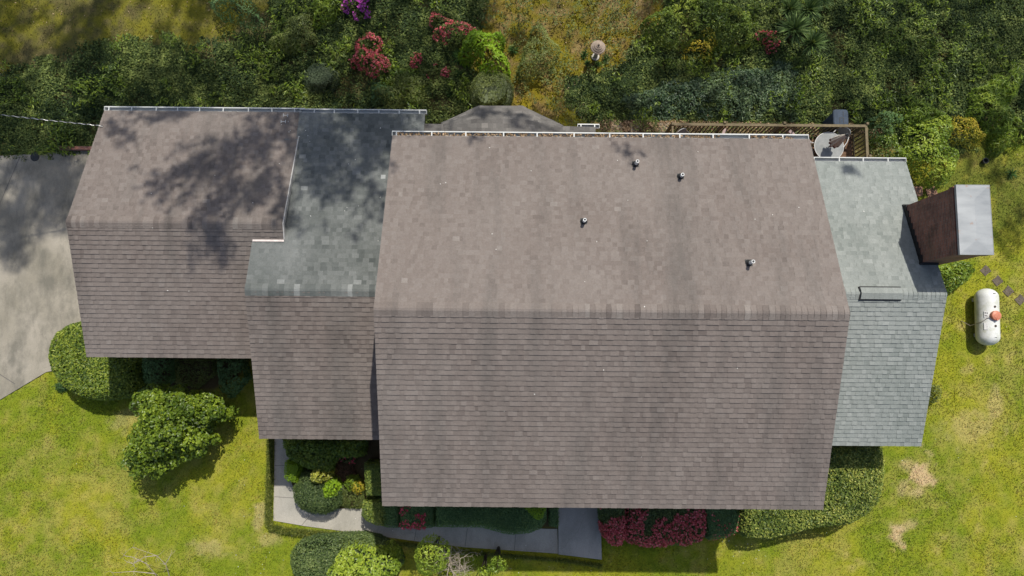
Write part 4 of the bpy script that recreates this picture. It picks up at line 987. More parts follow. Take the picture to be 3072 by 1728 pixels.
def litter(name, n, region, L, mat, z, label, seed, dens=None):
    r = np.random.default_rng(seed); region = np.array(region); lo, hi = region.min(0), region.max(0); x = lo[0]+(hi[0]-lo[0])*r.random(n); y = lo[1]+(hi[1]-lo[1])*r.random(n); k = inpoly(x, y, region)
    if dens: k &= r.random(n) < dens(x, y)
    x, y = x[k], y[k]; P = np.stack([x, y, gz(x, y)+z*(.4+r.random(len(x)))], 1); mb = MB()
    leaves(mb, P, np.tile([0, 0, 1.], (len(x), 1)), L, L*.5, .5+.3*r.normal(size=len(x)), 0, .35, r)
    tag(mb.build(name, mat), label, 'leaf litter', None, 'stuff')
LM['litter'] = leafmat('dry_leaf', (.12, .07, .04), (.50, .36, .23), .8, .1, .2, (.27, .185, .105))
LM['petal'] = leafmat('white_petal', (.62, .60, .55), (.85, .84, .80), .7, .2, .2)
REAR = [(-21, 7.4), (19, 7.4), (19, 14.3), (-21, 14.3)]
litter('leaf_litter', 17000, REAR, .055, LM['litter'], .05, 'dry brown leaves strewn over the ground behind the house', 41, lambda x, y: np.where(sdist(x, y, LITTER) > 0, .8, np.where((np.maximum(sdist(x, y, IVY_A), sdist(x, y, IVY_B)) > .35), .03, np.where(y > 8.3, .22, .2)))*np.clip((fbm(x*1.3, y*1.3, 44)-.25)*3, .1, 1))
litter('leaf_litter', 3500, [at(1800, 360)[:2], at(2640, 372)[:2], at(2650, 400)[:2], at(1800, 395)[:2]], .07, LM['litter'], .04, 'dry leaves along the outside of the deck railing', 42)
FRONT = [(-16, -9), (18, -9), (18, 5), (13.2, 5), (13.2, -4.2), (-16, 0)]
onp = lambda x, y: ~inpoly(x, y, DRIVE)
litter('fallen_petals', 2600, FRONT, .036, LM['petal'], .05, 'tiny white petals scattered over the front lawn and walk', 43, lambda x, y: np.clip((fbm(x*.5, y*.5, 46)-.36)*2.4, .03, 1)*np.where((x > -9.5) & (x < 9), 1, .12)*(1-np.clip((y+3.5)/1.5, 0, .93)))

# turf
def turf():
    r = np.random.default_rng(51); n = 540000
    x = -20.5+40*r.random(n); y = -9.2+23.4*r.random(n)
    u0 = (x*.0)
    k = ~((x > -12.3) & (x < 12.2) & (y > -1.6) & (y < 7.8) & ~((x < -7.6) & (y < .2)))
    k &= ~(inpoly(x, y, DRIVE) | inpoly(x, y, WALK) | inpoly(x, y, SLAB) | inpoly(x, y, BED) | inpoly(x, y, BED2))
    k &= (y < 8.8) | (r.random(n) < .45)
    k &= ~inpoly(x, y, DECKSOIL)
    k &= (sdist(x, y, IVY_A) < .15) & (sdist(x, y, IVY_B) < .15)
    x, y = x[k], y[k]; c = lawn_colour(x, y)*(.62+.85*r.random(len(x)))[:, None]*(1+.10*r.normal(size=(len(x), 3)))
    c = np.clip(c, .005, .6)
    m_ = len(x); az = r.random(m_)*6.283; lean = .2+.75*r.random(m_); l = .035+.045*r.random(m_); wd = .006+.007*r.random(m_)
    d = np.stack([np.cos(az)*lean, np.sin(az)*lean, np.sqrt(1-lean**2*.9)], 1); s = np.stack([-np.sin(az), np.cos(az), 0*az], 1)*wd[:, None]
    p = np.stack([x, y, gz(x, y)-.005], 1); q1 = p+d*(l*.55)[:, None]; tip = p+d*l[:, None]; tip[:, 2] -= l*.15
    V = np.stack([p-s, p+s, q1+s*.8, tip, q1-s*.8], 1)
    me = bpy.data.meshes.new('grass'); me.vertices.add(m_*5); me.vertices.foreach_set("co", V.astype(np.float32).ravel()); me.loops.add(m_*5); me.loops.foreach_set("vertex_index", np.arange(m_*5, dtype=np.int32)); me.polygons.add(m_); me.polygons.foreach_set("loop_start", np.arange(m_, dtype=np.int32)*5)
    try: me.polygons.foreach_set("loop_total", np.full(m_, 5, np.int32))
    except Exception: pass
    a = me.attributes.new("col", 'FLOAT_COLOR', 'FACE'); a.data.foreach_set("color", np.concatenate([c, np.ones((m_, 1))], 1).astype(np.float32).ravel())
    me.update(calc_edges=True); mt, t, b = newmat('grass_blade'); at_ = N(t, "ShaderNodeAttribute", attribute_name="col"); t.links.new(at_.outputs[0], b.inputs[0]); b.inputs["Roughness"].default_value = .6; b.inputs["Specular IOR Level"].default_value = .25
    tr = N(t, "ShaderNodeBsdfTranslucent"); t.links.new(at_.outputs[0], tr.inputs[0]); mx = N(t, "ShaderNodeMixShader"); mx.inputs[0].default_value = .3; t.links.new(b.outputs[0], mx.inputs[1]); t.links.new(tr.outputs[0], mx.inputs[2]); t.links.new(mx.outputs[0], t.nodes["Material Output"].inputs[0])
    me.materials.append(mt); o = bpy.data.objects.new('grass', me); C.objects.link(o); tag(o, 'yellow-green mown grass of the lawns around the house', 'grass', None, 'stuff')
turf()

def border(name, line, wdt, label, seed, n):
    r = np.random.default_rng(seed); pts = [at(u, v)[:2] for u, v in line]; mb = MB(); P = []
    seg = [np.linalg.norm(pts[i+1]-pts[i]) for i in range(len(pts)-1)]; tot = sum(seg)
    for i in range(len(pts)-1):
        m_ = int(n*seg[i]/tot); t = r.random(m_)[:, None]; d = (pts[i+1]-pts[i])/seg[i]; nn = np.array([-d[1], d[0]]); q = pts[i]+(pts[i+1]-pts[i])*t+nn*(wdt*.35*r.normal(size=m_))[:, None]; P.append(q)
    P = np.concatenate(P); hh = .06+.16*r.random(len(P))*np.clip(.4+1.2*fbm(P[:, 0]*4, P[:, 1]*4, seed), .3, 1)
    P = np.concatenate([P, hh[:, None]], 1)
    leaves(mb, P, np.tile([0, 0, .5], (len(P), 1)), .17, .014, .45+.3*r.normal(size=len(P)), 0, .8, r, droop=.2)
    tag(mb.build(name, LM['border']), label, 'border grass', None, 'stuff')
border('border_grass', [(815, 1315), (812, 1460), (809, 1575)], .14, 'strip of edging grass along the left side of the front walk', 61, 5200)
border('border_grass', [(812, 1578), (860, 1590), (925, 1596), (1010, 1604), (1085, 1614), (1130, 1617)], .15, 'ragged strip of edging grass below the front walk', 62, 6000)
border('border_grass', [(1130, 1617), (1245, 1634), (1400, 1654), (1540, 1666), (1670, 1676), (1805, 1694)], .08, 'thin line of edging grass in shade along the lower walk edge', 63, 4200)

# ------------------------------------------------------------------ things
# propane tank
def tank():
    c = (16.42, 1.54); r = .36; zc = .45; L = 1.97; root = thing('propane_tank', (*c, 0), 'white propane tank with an orange lid lying on the right lawn', 'gas tank')
    m, t, b = newmat('tank_paint'); p = pos(t); n = noise(t, p, 2.4, 6, .7)
    s = N(t, "ShaderNodeSeparateXYZ"); t.links.new(p, s.inputs[0])
    col = mixc(t, mapr(t, n, .5, .75, 0, .8), (.60, .61, .58), (.30, .31, .17)); n2 = noise(t, p, 14, 5, .7); col = mixc(t, mapr(t, n2, .5, .75, 0, .3), col, (.45, .43, .36))
    t.links.new(col, b.inputs[0]); b.inputs["Roughness"].default_value = .45
    prof = []
    for i in range(9): a = math.pi/2*i/8; prof.append((max(r*math.sin(a), .001), -L/2+.30*(1-math.cos(a))))
    prof += [(r*1.0, -L/2+.31+k_*(L-.62)/6) for k_ in range(1, 6)]
    for i in range(9): a = math.pi/2*(1-i/8); prof.append((max(r*math.sin(a), .001), L/2-.30*(1-math.cos(a))))
    th = math.radians(1.2); R = np.array([[math.cos(th), math.sin(th), 0], [0, 0, 1.], [0, 0, 0]])
    R = np.array([[1, 0, 0], [0, 0, 1], [0, -1, 0]], float)
    Rz = np.array([[math.cos(-.03), -math.sin(-.03), 0], [math.sin(-.03), math.cos(-.03), 0], [0, 0, 1]]); R = Rz @ R
    mb = MB(); mb.lathe(prof, 40, (*c, zc), 0, .5, R)
    part(mb, 'body', m, root, True)
    def top(dx, dy): 
        q = Rz @ np.array([dx, dy, 0]); return np.array([c[0]+q[0], c[1]+q[1], zc+math.sqrt(max(r*r-dx*dx, 0))])
    lid = plain('orange_lid_paint', (.56, .20, .115), .5, 0, 9, .3)
    p0 = top(.02, .02); mb = MB(); mb.lathe([(.165, -.04), (.165, .075), (.155, .095), (.09, .118), (.001, .125)], 28, p0, 0); mb.box((-.03, -.165, .09), (.03, -.12, .125), 0, .5, None, p0)
    part(mb, 'lid', lid, root, False)
    pl = plain('label_plate', (.80, .79, .76), .5, 0, 30, .25)
    for dx, dy, w_, h_ in ((-.22, .06, .06, .11), (-.235, -.34, .055, .12)):
        q = top(dx, dy); a = math.asin(dx/r); Rr = Rz @ np.array([[math.cos(a), 0, math.sin(a)], [0, 1, 0], [-math.sin(a), 0, math.cos(a)]]); mb = MB(); mb.box((-w_, -h_, 0), (w_, h_, .012), 0, .5, Rr, q)
        if dy > 0:
            for (a_, b_, c_, d_) in ((-.045, .03, .0, .07), (.012, .02, .045, .06), (-.045, -.07, .04, -.05), (-.045, -.04, .02, -.02)): mb.box((a_, b_, .0125), (c_, d_, .0145), 1, .5, Rr, q)
        part(mb, 'label_plate', [pl, plain('label_print', (.16, .16, .15), .6)], root)
    for dy in (-.62, .62):
        mb = MB()
        for dx in (-.17, .17): mb.box((c[0]+dx-.03, c[1]+dy-.06, -.02), (c[0]+dx+.03, c[1]+dy+.06, zc-.3))
        mb.box((c[0]-.17, c[1]+dy-.05, .1), (c[0]+.17, c[1]+dy+.05, .16))
        part(mb, 'leg', M['white'], root)
    for dy, q in ((.78, 1), (.33, 0), (-.33, 0), (-.72, 1)):
        p_ = top(.03, dy); p_[2] = zc+math.sqrt(r*r-.0009)*(.86 if abs(dy) > .7 else 1)
        mb = MB()
        if q: 
            mb.tube([p_+[-.03, 0, -.02], p_+[-.03, 0, .05], p_+[.03, 0, .05], p_+[.03, 0, -.02]], .012, 6); nm = 'lifting_lug'
        else: mb.lathe([(.04, -.01), (.04, .012), (.001, .016)], 10, p_); nm = 'plug'
        part(mb, nm, M['stem'] if not q else M['lead'], root)
    mb = MB(); q = top(-.02, -.05); mb.tube([q+[-.12, 0, .0], top(-.2, -.06)+[0, 0, .03], top(-.32, -.2)+[0, 0, .02], (c[0]-.46, c[1]-.3, .25), (c[0]-.62, c[1]-.12, .02)], .012, 6); part(mb, 'gas_line', plain('copper_line', (.35, .30, .26), .4, .5), root)
tank()

# garden lantern on the rear bank
def lantern():
    p = atg(1786, 172); root = thing('garden_lantern', p, 'tan garden lantern with a ringed conical cap among the grass tufts', 'garden ornament')
    st = plain('weathered_concrete', (.34, .27, .21), .9, 0, 12, .3, None, .4); z = p[2]
    mb = MB(); mb.lathe([(.001, 0), (.14, 0), (.14, .06), (.075, .1), (.06, .5), (.12, .56), (.12, .58)], 20, p); part(mb, 'post', plain('pale_stone', (.50, .47, .42), .9), root, False)
    mb = MB(); mb.lathe([(.12, .58), (.13, .62), (.13, .74), (.11, .78)], 12, p); part(mb, 'light_box', st, root)
    mb = MB(); mb.lathe([(.10, .78), (.255, .775), (.262, .80), (.235, .835), (.20, .838), (.205, .862), (.175, .895), (.145, .898), (.15, .92), (.12, .95), (.09, .953), (.092, .975), (.06, .995), (.035, 1.0), (.04, 1.03), (.03, 1.06), (.001, 1.075)], 32, p)
    part(mb, 'cap', st, root)
lantern()

# deck
DZ = .30
def deck():
    wood = plain('deck_boards', (.17, .095, .052), .8, 0, 5, .35); rail = plain('weathered_rail', (.17, .135, .075), .85, 0, 9, .3)
    x0, x1, y0, y1 = 5.46, 12.12, 5.55, 8.0; root = thing('deck', ((x0+x1)/2, (y0+y1)/2, 0), 'low brown wooden deck with railing behind the right end of the house', 'deck')
    mb = MB(); y = y0; r = np.random.default_rng(3)
    while y < y1-.02:
        mb.box((x0, y, DZ-.035), (x1-.06, y+.135, DZ+.003*r.random()), 0, .4+.3*r.random()); y += .145
    mb.box((x0, y1-.04, 0), (x1-.04, y1+.0, DZ-.04)); mb.box((x1-.05, y0, 0), (x1-.01, y1, DZ-.04)); mb.box((x0, y0, 0), (x0+.04, y1-.05, DZ-.04))
    part(mb, 'floor_boards', wood, root)
    RZ = 1.25
    mb = MB(); mb.box((x0, y1-.03, RZ-.02), (x1+.02, y1+.06, RZ+.02)); part(mb, 'handrail', rail, root)
    mb = MB(); mb.box((x1-.055, y0+.5, RZ-.021), (x1+.035, y1-.035, RZ+.019)); part(mb, 'handrail', rail, root)
    mb = MB(); mb.box((x0-.03, 6.4, RZ-.025), (x0+.03, y1-.035, RZ+.015)); part(mb, 'handrail', rail, root)
    for X, Y in [(x0+.0, y1+.02), (7.25, y1+.085), (9.3, y1+.085), (x1+.02, y1+.09), (x1+.06, 6.95)]:
        mb = MB(); mb.box((X-.045, Y-.045, -.05), (X+.045, Y+.045, RZ+.05)); mb.box((X-.038, Y-.038, RZ+.05), (X+.038, Y+.038, RZ+.07)); part(mb, 'post', rail, root)
    mb = MB(); X = x0+.12
    while X < x1-.08: mb.box((X, y1+.0, DZ-.1), (X+.035, y1+.035, RZ-.02)); X += .145
    mb.box((x0, y1-.035, DZ+.08), (x1-.03, y1-.003, DZ+.16)); part(mb, 'balusters', rail, root)
    mb = MB(); Y = 6.1
    while Y < y1-.1: mb.box((x1-.03, Y, DZ-.1), (x1+.005, Y+.035, RZ-.021)); Y += .145
    mb.box((x1-.065, 5.9, DZ+.08), (x1-.033, y1-.05, DZ+.16)); part(mb, 'balusters', rail, root)
deck()

frame = plain('pale_frame', (.60, .60, .58), .5); sling = plain('grey_mesh', (.24, .26, .25), .8, 0, 30, .2)
def table():
    c = (10.92, 7.36); root = thing('patio_table', (*c, DZ), 'round frosted-glass patio table on the deck by the roof corner', 'table'); z = DZ+.72; R = .50
    m, t, b = newmat('frosted_glass_top'); p = pos(t); n = noise(t, p, 4.5, 6, .7); col = mixc(t, mapr(t, n, .35, .7), (.26, .27, .265), (.17, .18, .178)); t.links.new(col, b.inputs[0]); b.inputs["Roughness"].default_value = .6; b.inputs["Specular IOR Level"].default_value = .25
    mb = MB(); mb.lathe([(.001, z-.008), (R-.01, z-.008), (R-.01, z), (.03, z), (.001, z)], 48, (*c, 0)); part(mb, 'tabletop', m, root)
    mb = MB(); mb.lathe([(R-.012, z-.02), (R+.008, z-.02), (R+.010, z+.004), (R-.006, z+.008), (R-.012, z-.02)], 48, (*c, 0)); part(mb, 'rim', frame, root)
    for i in range(4):
        a = math.pi/4+i*math.pi/2; mb = MB(); mb.tube([(c[0]+.42*math.cos(a), c[1]+.42*math.sin(a), z-.02), (c[0]+.36*math.cos(a), c[1]+.36*math.sin(a), DZ+.3), (c[0]+.42*math.cos(a), c[1]+.42*math.sin(a), DZ)], .014, 6); part(mb, 'leg', frame, root)
    # closed umbrella standing through the table
    u = thing('patio_umbrella', (c[0], c[1], DZ), 'closed beige patio umbrella with a maroon valance standing in the table', 'umbrella')
    fab = plain('beige_canvas', (.68, .60, .50), .9, 0, 7, .25); val = plain('maroon_valance', (.19, .085, .08), .9)
    mb = MB(); mb.tube([(c[0], c[1], DZ), (c[0], c[1], 2.28)], .02, 10); part(mb, 'pole', frame, u)
    mb = MB(); seg = 40; th = np.arange(seg)*2*math.pi/seg
    prof = [(1.36, .165), (1.46, .17), (1.47, .168), (1.68, .14), (1.9, .105), (2.1, .065), (2.24, .035)]; V = []
    for z_, r0 in prof:
        w_ = 1+.20*np.cos(th*8)*min(1, (2.3-z_)*1.6); V.append(np.stack([c[0]+r0*w_*np.cos(th), c[1]+r0*w_*np.sin(th), np.full(seg, z_)+.03*np.cos(th*4)*(2.24-z_)], 1))
    F = []; MI = []
    for i in range(len(prof)-1):
        for k_ in range(seg): F.append([i*seg+k_, i*seg+(k_+1) % seg, (i+1)*seg+(k_+1) % seg, (i+1)*seg+k_])
    V = np.concatenate(V); F = np.array(F); mb.quads(V[seg*2:], F[seg*2:]-seg*2, 0); cv = part(mb, 'canopy', fab, u, True)
    mb = MB(); mb.quads(V[:seg*3], F[:seg*2], 0); part(mb, 'valance', val, cv, True)
    mb = MB(); mb.lathe([(.04, 2.235), (.048, 2.26), (.035, 2.31), (.015, 2.33), (.015, 2.36), (.001, 2.37)], 14, (*c, 0)); part(mb, 'finial', plain('finial_dark', (.07, .075, .08), .5), u)
table()

def chair(loc, rz, label):
    root = thing('patio_chair', loc, label, 'chair', 'grey patio chairs on the deck'); mb = MB(); O = np.array(loc)
    # seat sling and round back, in the root's own frame
    def rot(v): return np.array([v[0]*math.cos(rz)-v[1]*math.sin(rz), v[0]*math.sin(rz)+v[1]*math.cos(rz), v[2]]) + O
    V = []; n = 14
    for i in range(n):
        a = math.pi*i/(n-1); V.append(rot((.25*math.cos(a), .22+.05+.16*math.sin(a)*.55, .42+.46*math.sin(a)**.8)))
    V.append(rot((0, .24, .42))); F = [[14, i, i+1, i+1] for i in range(0)]
    for i in range(0, n-2, 2): F.append([14, i+2, i+1, i])
    F.append([14, 13, 12, 12]) if False else None
    mb.quads(V + [V[13]], F, 0); back = part(mb, 'backrest', sling, root)
    mb = MB(); mb.tube(V[:14], .014, 6); part(mb, 'back_frame', frame, root)
    mb = MB(); th = np.arange(24)*2*math.pi/24; S = [rot((.26*math.cos(a), .26*math.sin(a), .42)) for a in th] + [rot((.26*math.cos(a), .26*math.sin(a), .40)) for a in th]
    F = [[(24+i) if 0 else i, (i+1) % 24, 24+(i+1) % 24, 24+i] for i in range(24)]; mb.quads(S, F); mb.quads(S[:24]+[rot((0, 0, .415))], [[24, i, (i+1) % 24, (i+2) % 24] for i in range(0, 24, 2)]); part(mb, 'seat', sling, root)
    for sx in (-1, 1):
        mb = MB(); mb.tube([rot((sx*.25, .25, .62)), rot((sx*.29, .05, .64)), rot((sx*.29, -.18, .62)), rot((sx*.27, -.26, .50))], .014, 6); part(mb, 'armrest', frame, root)
        for sy in (-1, 1):
            mb = MB(); mb.tube([rot((sx*.24, sy*.2, .42)), rot((sx*.27, sy*.27, 0))], .012, 6); part(mb, 'leg', frame, root)
    return root
chair((11.32, 7.66, DZ), -.6, 'round-backed grey patio chair behind the closed umbrella')
chair((10.25, 7.25, DZ), 1.4, 'grey patio chair mostly hidden by the roof corner left of the round table')
chair((11.55, 6.65, DZ), -2.3, 'grey patio chair half hidden below the gutter right of the round table')
chair((5.95, 7.55, DZ), .45, 'grey patio chair at the left end of the deck railing')
# weathered planks of an old bench mostly behind the roof
pk = plain('pinkish_board', (.36, .27, .25), .85, 0, 6, .2)
for (u, v, a, lab) in [(2172, 396, .9, 'pinkish weathered bench arm on the deck at the middle railing post'), (2376, 398, 2.35, 'pinkish weathered bench arm on the deck nearer the round table')]:
    p = at(u, v, .75); root = thing('deck_bench', (p[0], p[1], DZ), lab, 'bench', 'weathered benches on the deck')
    Rz = np.array([[math.cos(a), -math.sin(a), 0], [math.sin(a), math.cos(a), 0], [0, 0, 1]])
    mb = MB(); mb.box((-.30, -.055, .40), (.14, .055, .44), 0, .5, Rz, (p[0], p[1], DZ)); part(mb, 'armrest', pk, root)
    for q in (-.26, .10):
        mb = MB(); mb.box((q-.03, -.03, 0), (q+.03, .03, .40), 0, .5, Rz, (p[0], p[1], DZ)); part(mb, 'leg', pk, root)
    mb = MB(); mb.box((-.75, -.35, .24), (-.31, .30, .28), 0, .5, Rz, (p[0], p[1], DZ)); part(mb, 'seat', pk, root)

def bin_():
    p = (11.36, 8.38); root = thing('trash_bin', (*p, 0), 'blue-grey plastic trash bin standing outside the deck railing', 'bin'); pl = plain('bluegrey_plastic', (.055, .072, .10), .8, 0, 6, .2, None, 0, .2)
    def ring(w_, h_, z, n=28, e=.35):
        out = []
        for i in range(n):
            a = 2*math.pi*i/n; cx, sx = math.cos(a), math.sin(a); out.append((p[0]+w_*np.sign(cx)*abs(cx)**e, p[1]+h_*np.sign(sx)*abs(sx)**e, z))
        return out
    def stack(rs, cap=True):
        mb = MB(); n = 28; V = sum(rs, []); F = []
        for i in range(len(rs)-1):
            for k_ in range(n): F.append([i*n+k_, i*n+(k_+1) % n, (i+1)*n+(k_+1) % n, (i+1)*n+k_])
        if cap:
            z = rs[-1][0][2]; V = V+[(p[0], p[1], z+.008)]; o = (len(rs)-1)*n
            for k_ in range(0, n, 2): F.append([len(V)-1, o+k_, o+(k_+1) % n, o+(k_+2) % n])
        mb.quads(V, F); return mb
    part(stack([ring(.20, .22, 0), ring(.235, .27, .98)]), 'body', pl, root)
    lid = part(stack([ring(.262, .30, .97), ring(.268, .305, 1.0), ring(.262, .295, 1.03), ring(.235, .265, 1.055)]), 'lid', pl, root)
    dk = plain('lid_groove', (.02, .025, .03), .6); mb = MB()
    for a, b in (((-.06, -.02), (.09, .0)), ((.07, -.2), (.09, -.02)), ((-.06, -.2), (-.04, -.02)), ((.07, .05), (.085, .22))): mb.box((p[0]+a[0], p[1]+a[1], 1.062), (p[0]+b[0], p[1]+b[1], 1.068))
    part(mb, 'handle', dk, lid)
    for sx in (-1, 1):
        mb = MB(); mb.tube([(p[0]+sx*.2, p[1]-.24, .1), (p[0]+sx*.25, p[1]-.24, .1)], .1, 14); part(mb, 'wheel', M['lead'], root)
bin_()

# stepping stones: one slab, then copies
stone = plain('paver_stone', (.125, .10, .075), .9, 0, 7, .35, None, .4); sred = plain('red_paver', (.27, .15, .10), .9, 0, 7, .3, None, .4); stan = plain('tan_paver', (.26, .225, .16), .9, 0, 7, .3, None, .4)
def paver(mt, w_, h_, name='stepping_stone'):
    mb = MB(); g = np.random.default_rng(int(w_*1000)); P = [(-w_, -h_), (0, -h_*1.03), (w_, -h_), (w_*1.02, 0), (w_, h_), (0, h_*1.02), (-w_, h_), (-w_*1.02, 0)]; P = [(x+g.normal()*.008, y+g.normal()*.008) for x, y in P]
    prism(mb, P, -.05, .018); return mb.build(name, mt)
sl_ = [('dark square stepping stone nearest the chimney side of the propane tank row', 2956, 812, .75, 'a'), ('dark stepping stone, second down from the chimney in the row above the propane tank', 2992, 843, .7, 'a'), ('dark stepping stone close above right of the propane tank', 3024, 874, .8, 'a'), ('dark stepping stone of the row nearest the right edge', 3060, 900, .75, 'a'), ('small reddish paver at the right rake of the pale roof by the chimney', 2752, 574, 0, 'r'), ('larger reddish paver left of the chimney top', 2795, 577, .3, 'r'),
       ('tan square paver left of the deck, leftmost of three beside the roof gutter', 1849, 382, 0, 't'), ('tan square paver left of the deck, middle of three beside the roof gutter', 1904, 384, 0, 't'), ('tan square paver left of the deck, closest to the deck post', 1992, 384, 0, 't')]
base_ = {'a': paver(stone, .15, .14), 'r': paver(sred, .19, .17), 't': paver(stan, .19, .19)}; used_ = set()
for lab, u, v, rz, kd in sl_:
    o = base_[kd] if kd not in used_ else base_[kd].copy()
    if kd in used_: C.objects.link(o)
    used_.add(kd); o.location = atg(u, v); o.rotation_euler = (0, 0, rz); tag(o, lab, 'stepping stone', {'a': 'dark stepping stones by the propane tank', 'r': 'reddish pavers by the chimney', 't': 'tan pavers left of the deck'}[kd])

# small odds and ends
p = atg(2948, 486); mb = MB(); mb.lathe([(.075, 0), (.10, .16), (.108, .17), (.10, .18), (.085, .17), (.07, .05), (.001, .05)], 20, p); o = part(mb, 'plant_pot', M['lead'], thing('plant_pot', p, 'small black empty plant pot on the mossy grass above the chimney', 'pot')); o.name = 'pot_body'
p = at(105, 470, .03); r_ = thing('drain_grate', p, 'small dark round drain at the top edge of the driveway', 'drain'); mb = MB(); mb.lathe([(.001, .004), (.13, .004), (.15, .02), (.165, .004)], 20, p); mb.box((p[0]-.12, p[1]-.012, .035), (p[0]+.12, p[1]+.012, .045)); part(mb, 'grate', M['lead'], r_)
# low brick retaining edge between ivy and driveway
mb = MB(); a, b = at(205, 452), at(300, 445)
mb.box((a[0]-.2, a[1]-.02, -.1), (b[0]+.3, a[1]+.10, .22)); o = mb.build('retaining_wall', M['brick']); tag(o, 'short low brick edging where the ivy bank meets the driveway', 'low wall')
# power cable to the garage gable
e1, e0 = np.array([aXL-.02, 7.0, 3.62]), at(-260, 312, 5.2)
e1 = at(308, 378, 3.66); mid = (e0+e1)/2-[0, 0, .14]
wt = thing('power_cable', e1, 'twisted black and pale service cable running from the left edge to the garage gable', 'cable'); mb = MB(); mb2 = MB(); A_ = []; B_ = []
for i in range(241):
    t = i/240; q = (1-t)**2*e0+2*t*(1-t)*mid+t*t*e1; th = t*120; A_.append(q+[0, .011*math.cos(th), .011*math.sin(th)]); B_.append(q-[0, .011*math.cos(th), .011*math.sin(th)])
mb.tube(A_, .010, 6); part(mb, 'insulated_wire', M['lead'], wt); mb2.tube(B_, .008, 6); part(mb2, 'bare_wire', plain('bare_wire', (.6, .6, .58), .4, .5), wt)
# dry leaves in the main gutter and bits on the roofs
r = np.random.default_rng(71); n = 520; x = cXL+.1+9.0*r.random(n)**1.15; mb = MB(); P = np.stack([x, cYt+.015+.085*r.random(n), cze-.04+.035*r.random(n)], 1)
n2 = 60; x2 = 6.6+1.2*r.random(n2); P = np.concatenate([P, np.stack([x2, cYt+.02+.07*r.random(n2), cze-.03+.03*r.random(n2)], 1)])
leaves(mb, P, np.tile([0, 0, 1.], (len(P), 1)), .09, .04, .5+.3*r.normal(size=len(P)), 0, .5, r); tag(mb.build('leaf_litter', LM['litter']), 'dry leaves lying in the rear gutter of the main roof', 'leaf litter', None, 'stuff')
mb = MB(); P = []
for (yr, zr, pp, xa, xb, ya, yb, cnt) in [(cYr, czr, pc, cXL+.3, cXR-.3, cYb+.3, cYt-.3, 26), (bYr, bzr, pb, bXL+1.2, -3.6, 3.2, 7.2, 9), (aYr, azr, pa, aXL+.4, aXR-.4, 0.3, 7.2, 7), (eYr, ezr, pe, 9.2, 11.8, -2, 5.8, 6)]:
    for i in range(cnt):
        X, Y = xa+(xb-xa)*r.random(), ya+(yb-ya)*r.random(); P.append((X, Y, zr-pp*abs(Y-yr)+.035))
for u, v in [(905, 336), (866, 366), (925, 408), (899, 411), (846, 375), (918, 393), (872, 393), (868, 397), (930, 425)]: P.append(on_rear(u, v, bYr, bzr, pb)+[0, 0, .04])
P = np.array(P); leaves(mb, P, np.tile([0, 0, 1.], (len(P), 1)), .038, .024, .6+.3*r.normal(size=len(P)), 0, .3, r); tag(mb.build('fallen_petals', LM['petal']), 'pale petals and specks lying on the roof shingles', 'petals', None, 'stuff')

# ------------------------------------------------------------------ tall trees behind the plot (their crowns shade roofs and bank)
S2 = np.array([.214, .595])
def shade_spot(u, v, z, H): p = at(u, v, z); return np.array([p[0]+S2[0]*(H-z), p[1]+S2[1]*(H-z), H])
def tall_tree(base, clumps, label, seed, lsize=.15, n=95, shape=(1, 1, .55)):
    r = np.random.default_rng(seed); root = thing('tall_tree', (base[0], base[1], 1.0), label, 'tree', None); mb = MB()
    top = np.mean([c for c, R in clumps], 0); fk = np.array([base[0], base[1], .3])*.55+np.array([top[0], top[1], top[2]])*.45; fk[2] = top[2]*.72
    for c, R in clumps:
        m_ = max(5, int(n*(R/.5)**2)); d = np.array(c)-fk; d[2] *= .3; d /= np.linalg.norm(d); d = d+r.normal(size=3)*.35; L_ = R*2.2
        t_ = r.random(m_)-.5; u = r.normal(size=(m_, 3))*R*np.array([.36, .36, .3])*(1.1-np.abs(t_))[:, None]; q = np.array(c)+d*(t_*L_)[:, None]+u
        leaves(mb, q, np.tile([0, 0, 1.], (m_, 1)), lsize, lsize*.6, .5+.25*r.normal(size=m_), 0, .8, r)
    part(mb, 'crown', LM['canopy'], root)
    mb = MB(); top = np.mean([c for c, R in clumps], 0); b = np.array([base[0], base[1], .3]); fork = fk
    mb.tube([b, b*.6+fork*.4, fork], [.28, .22, .17], 12)
    cs = [np.array(c) for c, R in clumps]; nodes = [fork]
    for c in sorted(cs, key=lambda c: np.linalg.norm(c[:2]-fork[:2])):
        n0 = min(nodes, key=lambda q: np.linalg.norm(q-c)+.25*np.linalg.norm(q-fork)); dl_ = np.linalg.norm(c-n0); rr_ = min(.07, .012+.012*dl_)
        md = (n0+c)/2+[0, 0, .12*dl_]+r.normal(size=3)*.1*dl_; mb.tube([n0, md, c], [rr_, rr_*.75, .012], 6); nodes += [md, c]
    part(mb, 'trunk', M['bark'], root)
g = np.random.default_rng(5)
cl = []
def band(pts, z, H, R, n, sp):
    """clumps whose shade falls along a measured line on the roof or drive"""
    for i in range(n):
        t = g.random()*(len(pts)-1); i0 = int(t); f = t-i0; u = pts[i0][0]*(1-f)+pts[min(i0+1, len(pts)-1)][0]*f; v = pts[i0][1]*(1-f)+pts[min(i0+1, len(pts)-1)][1]*f
        cl.append((shade_spot(u+g.normal()*sp, v+g.normal()*sp, z, H+5+g.normal()*.6), R*(.5+.8*g.random())))
K = 1.1925
kk_ = lambda L_: [(a*K, b*K) for a, b in L_]
band(kk_([(760, 300), (980, 300), (960, 400), (760, 400)]), 3.8, 12.4, .55, 70, 42)      # upper half of the middle roof
band(kk_([(800, 480), (960, 470)]), 4.3, 12.4, .30, 12, 22)
band(kk_([(690, 290), (600, 360), (520, 420), (470, 470), (600, 400), (700, 330)]), 3.9, 12.6, .42, 46, 34)       # diagonal over the garage roof
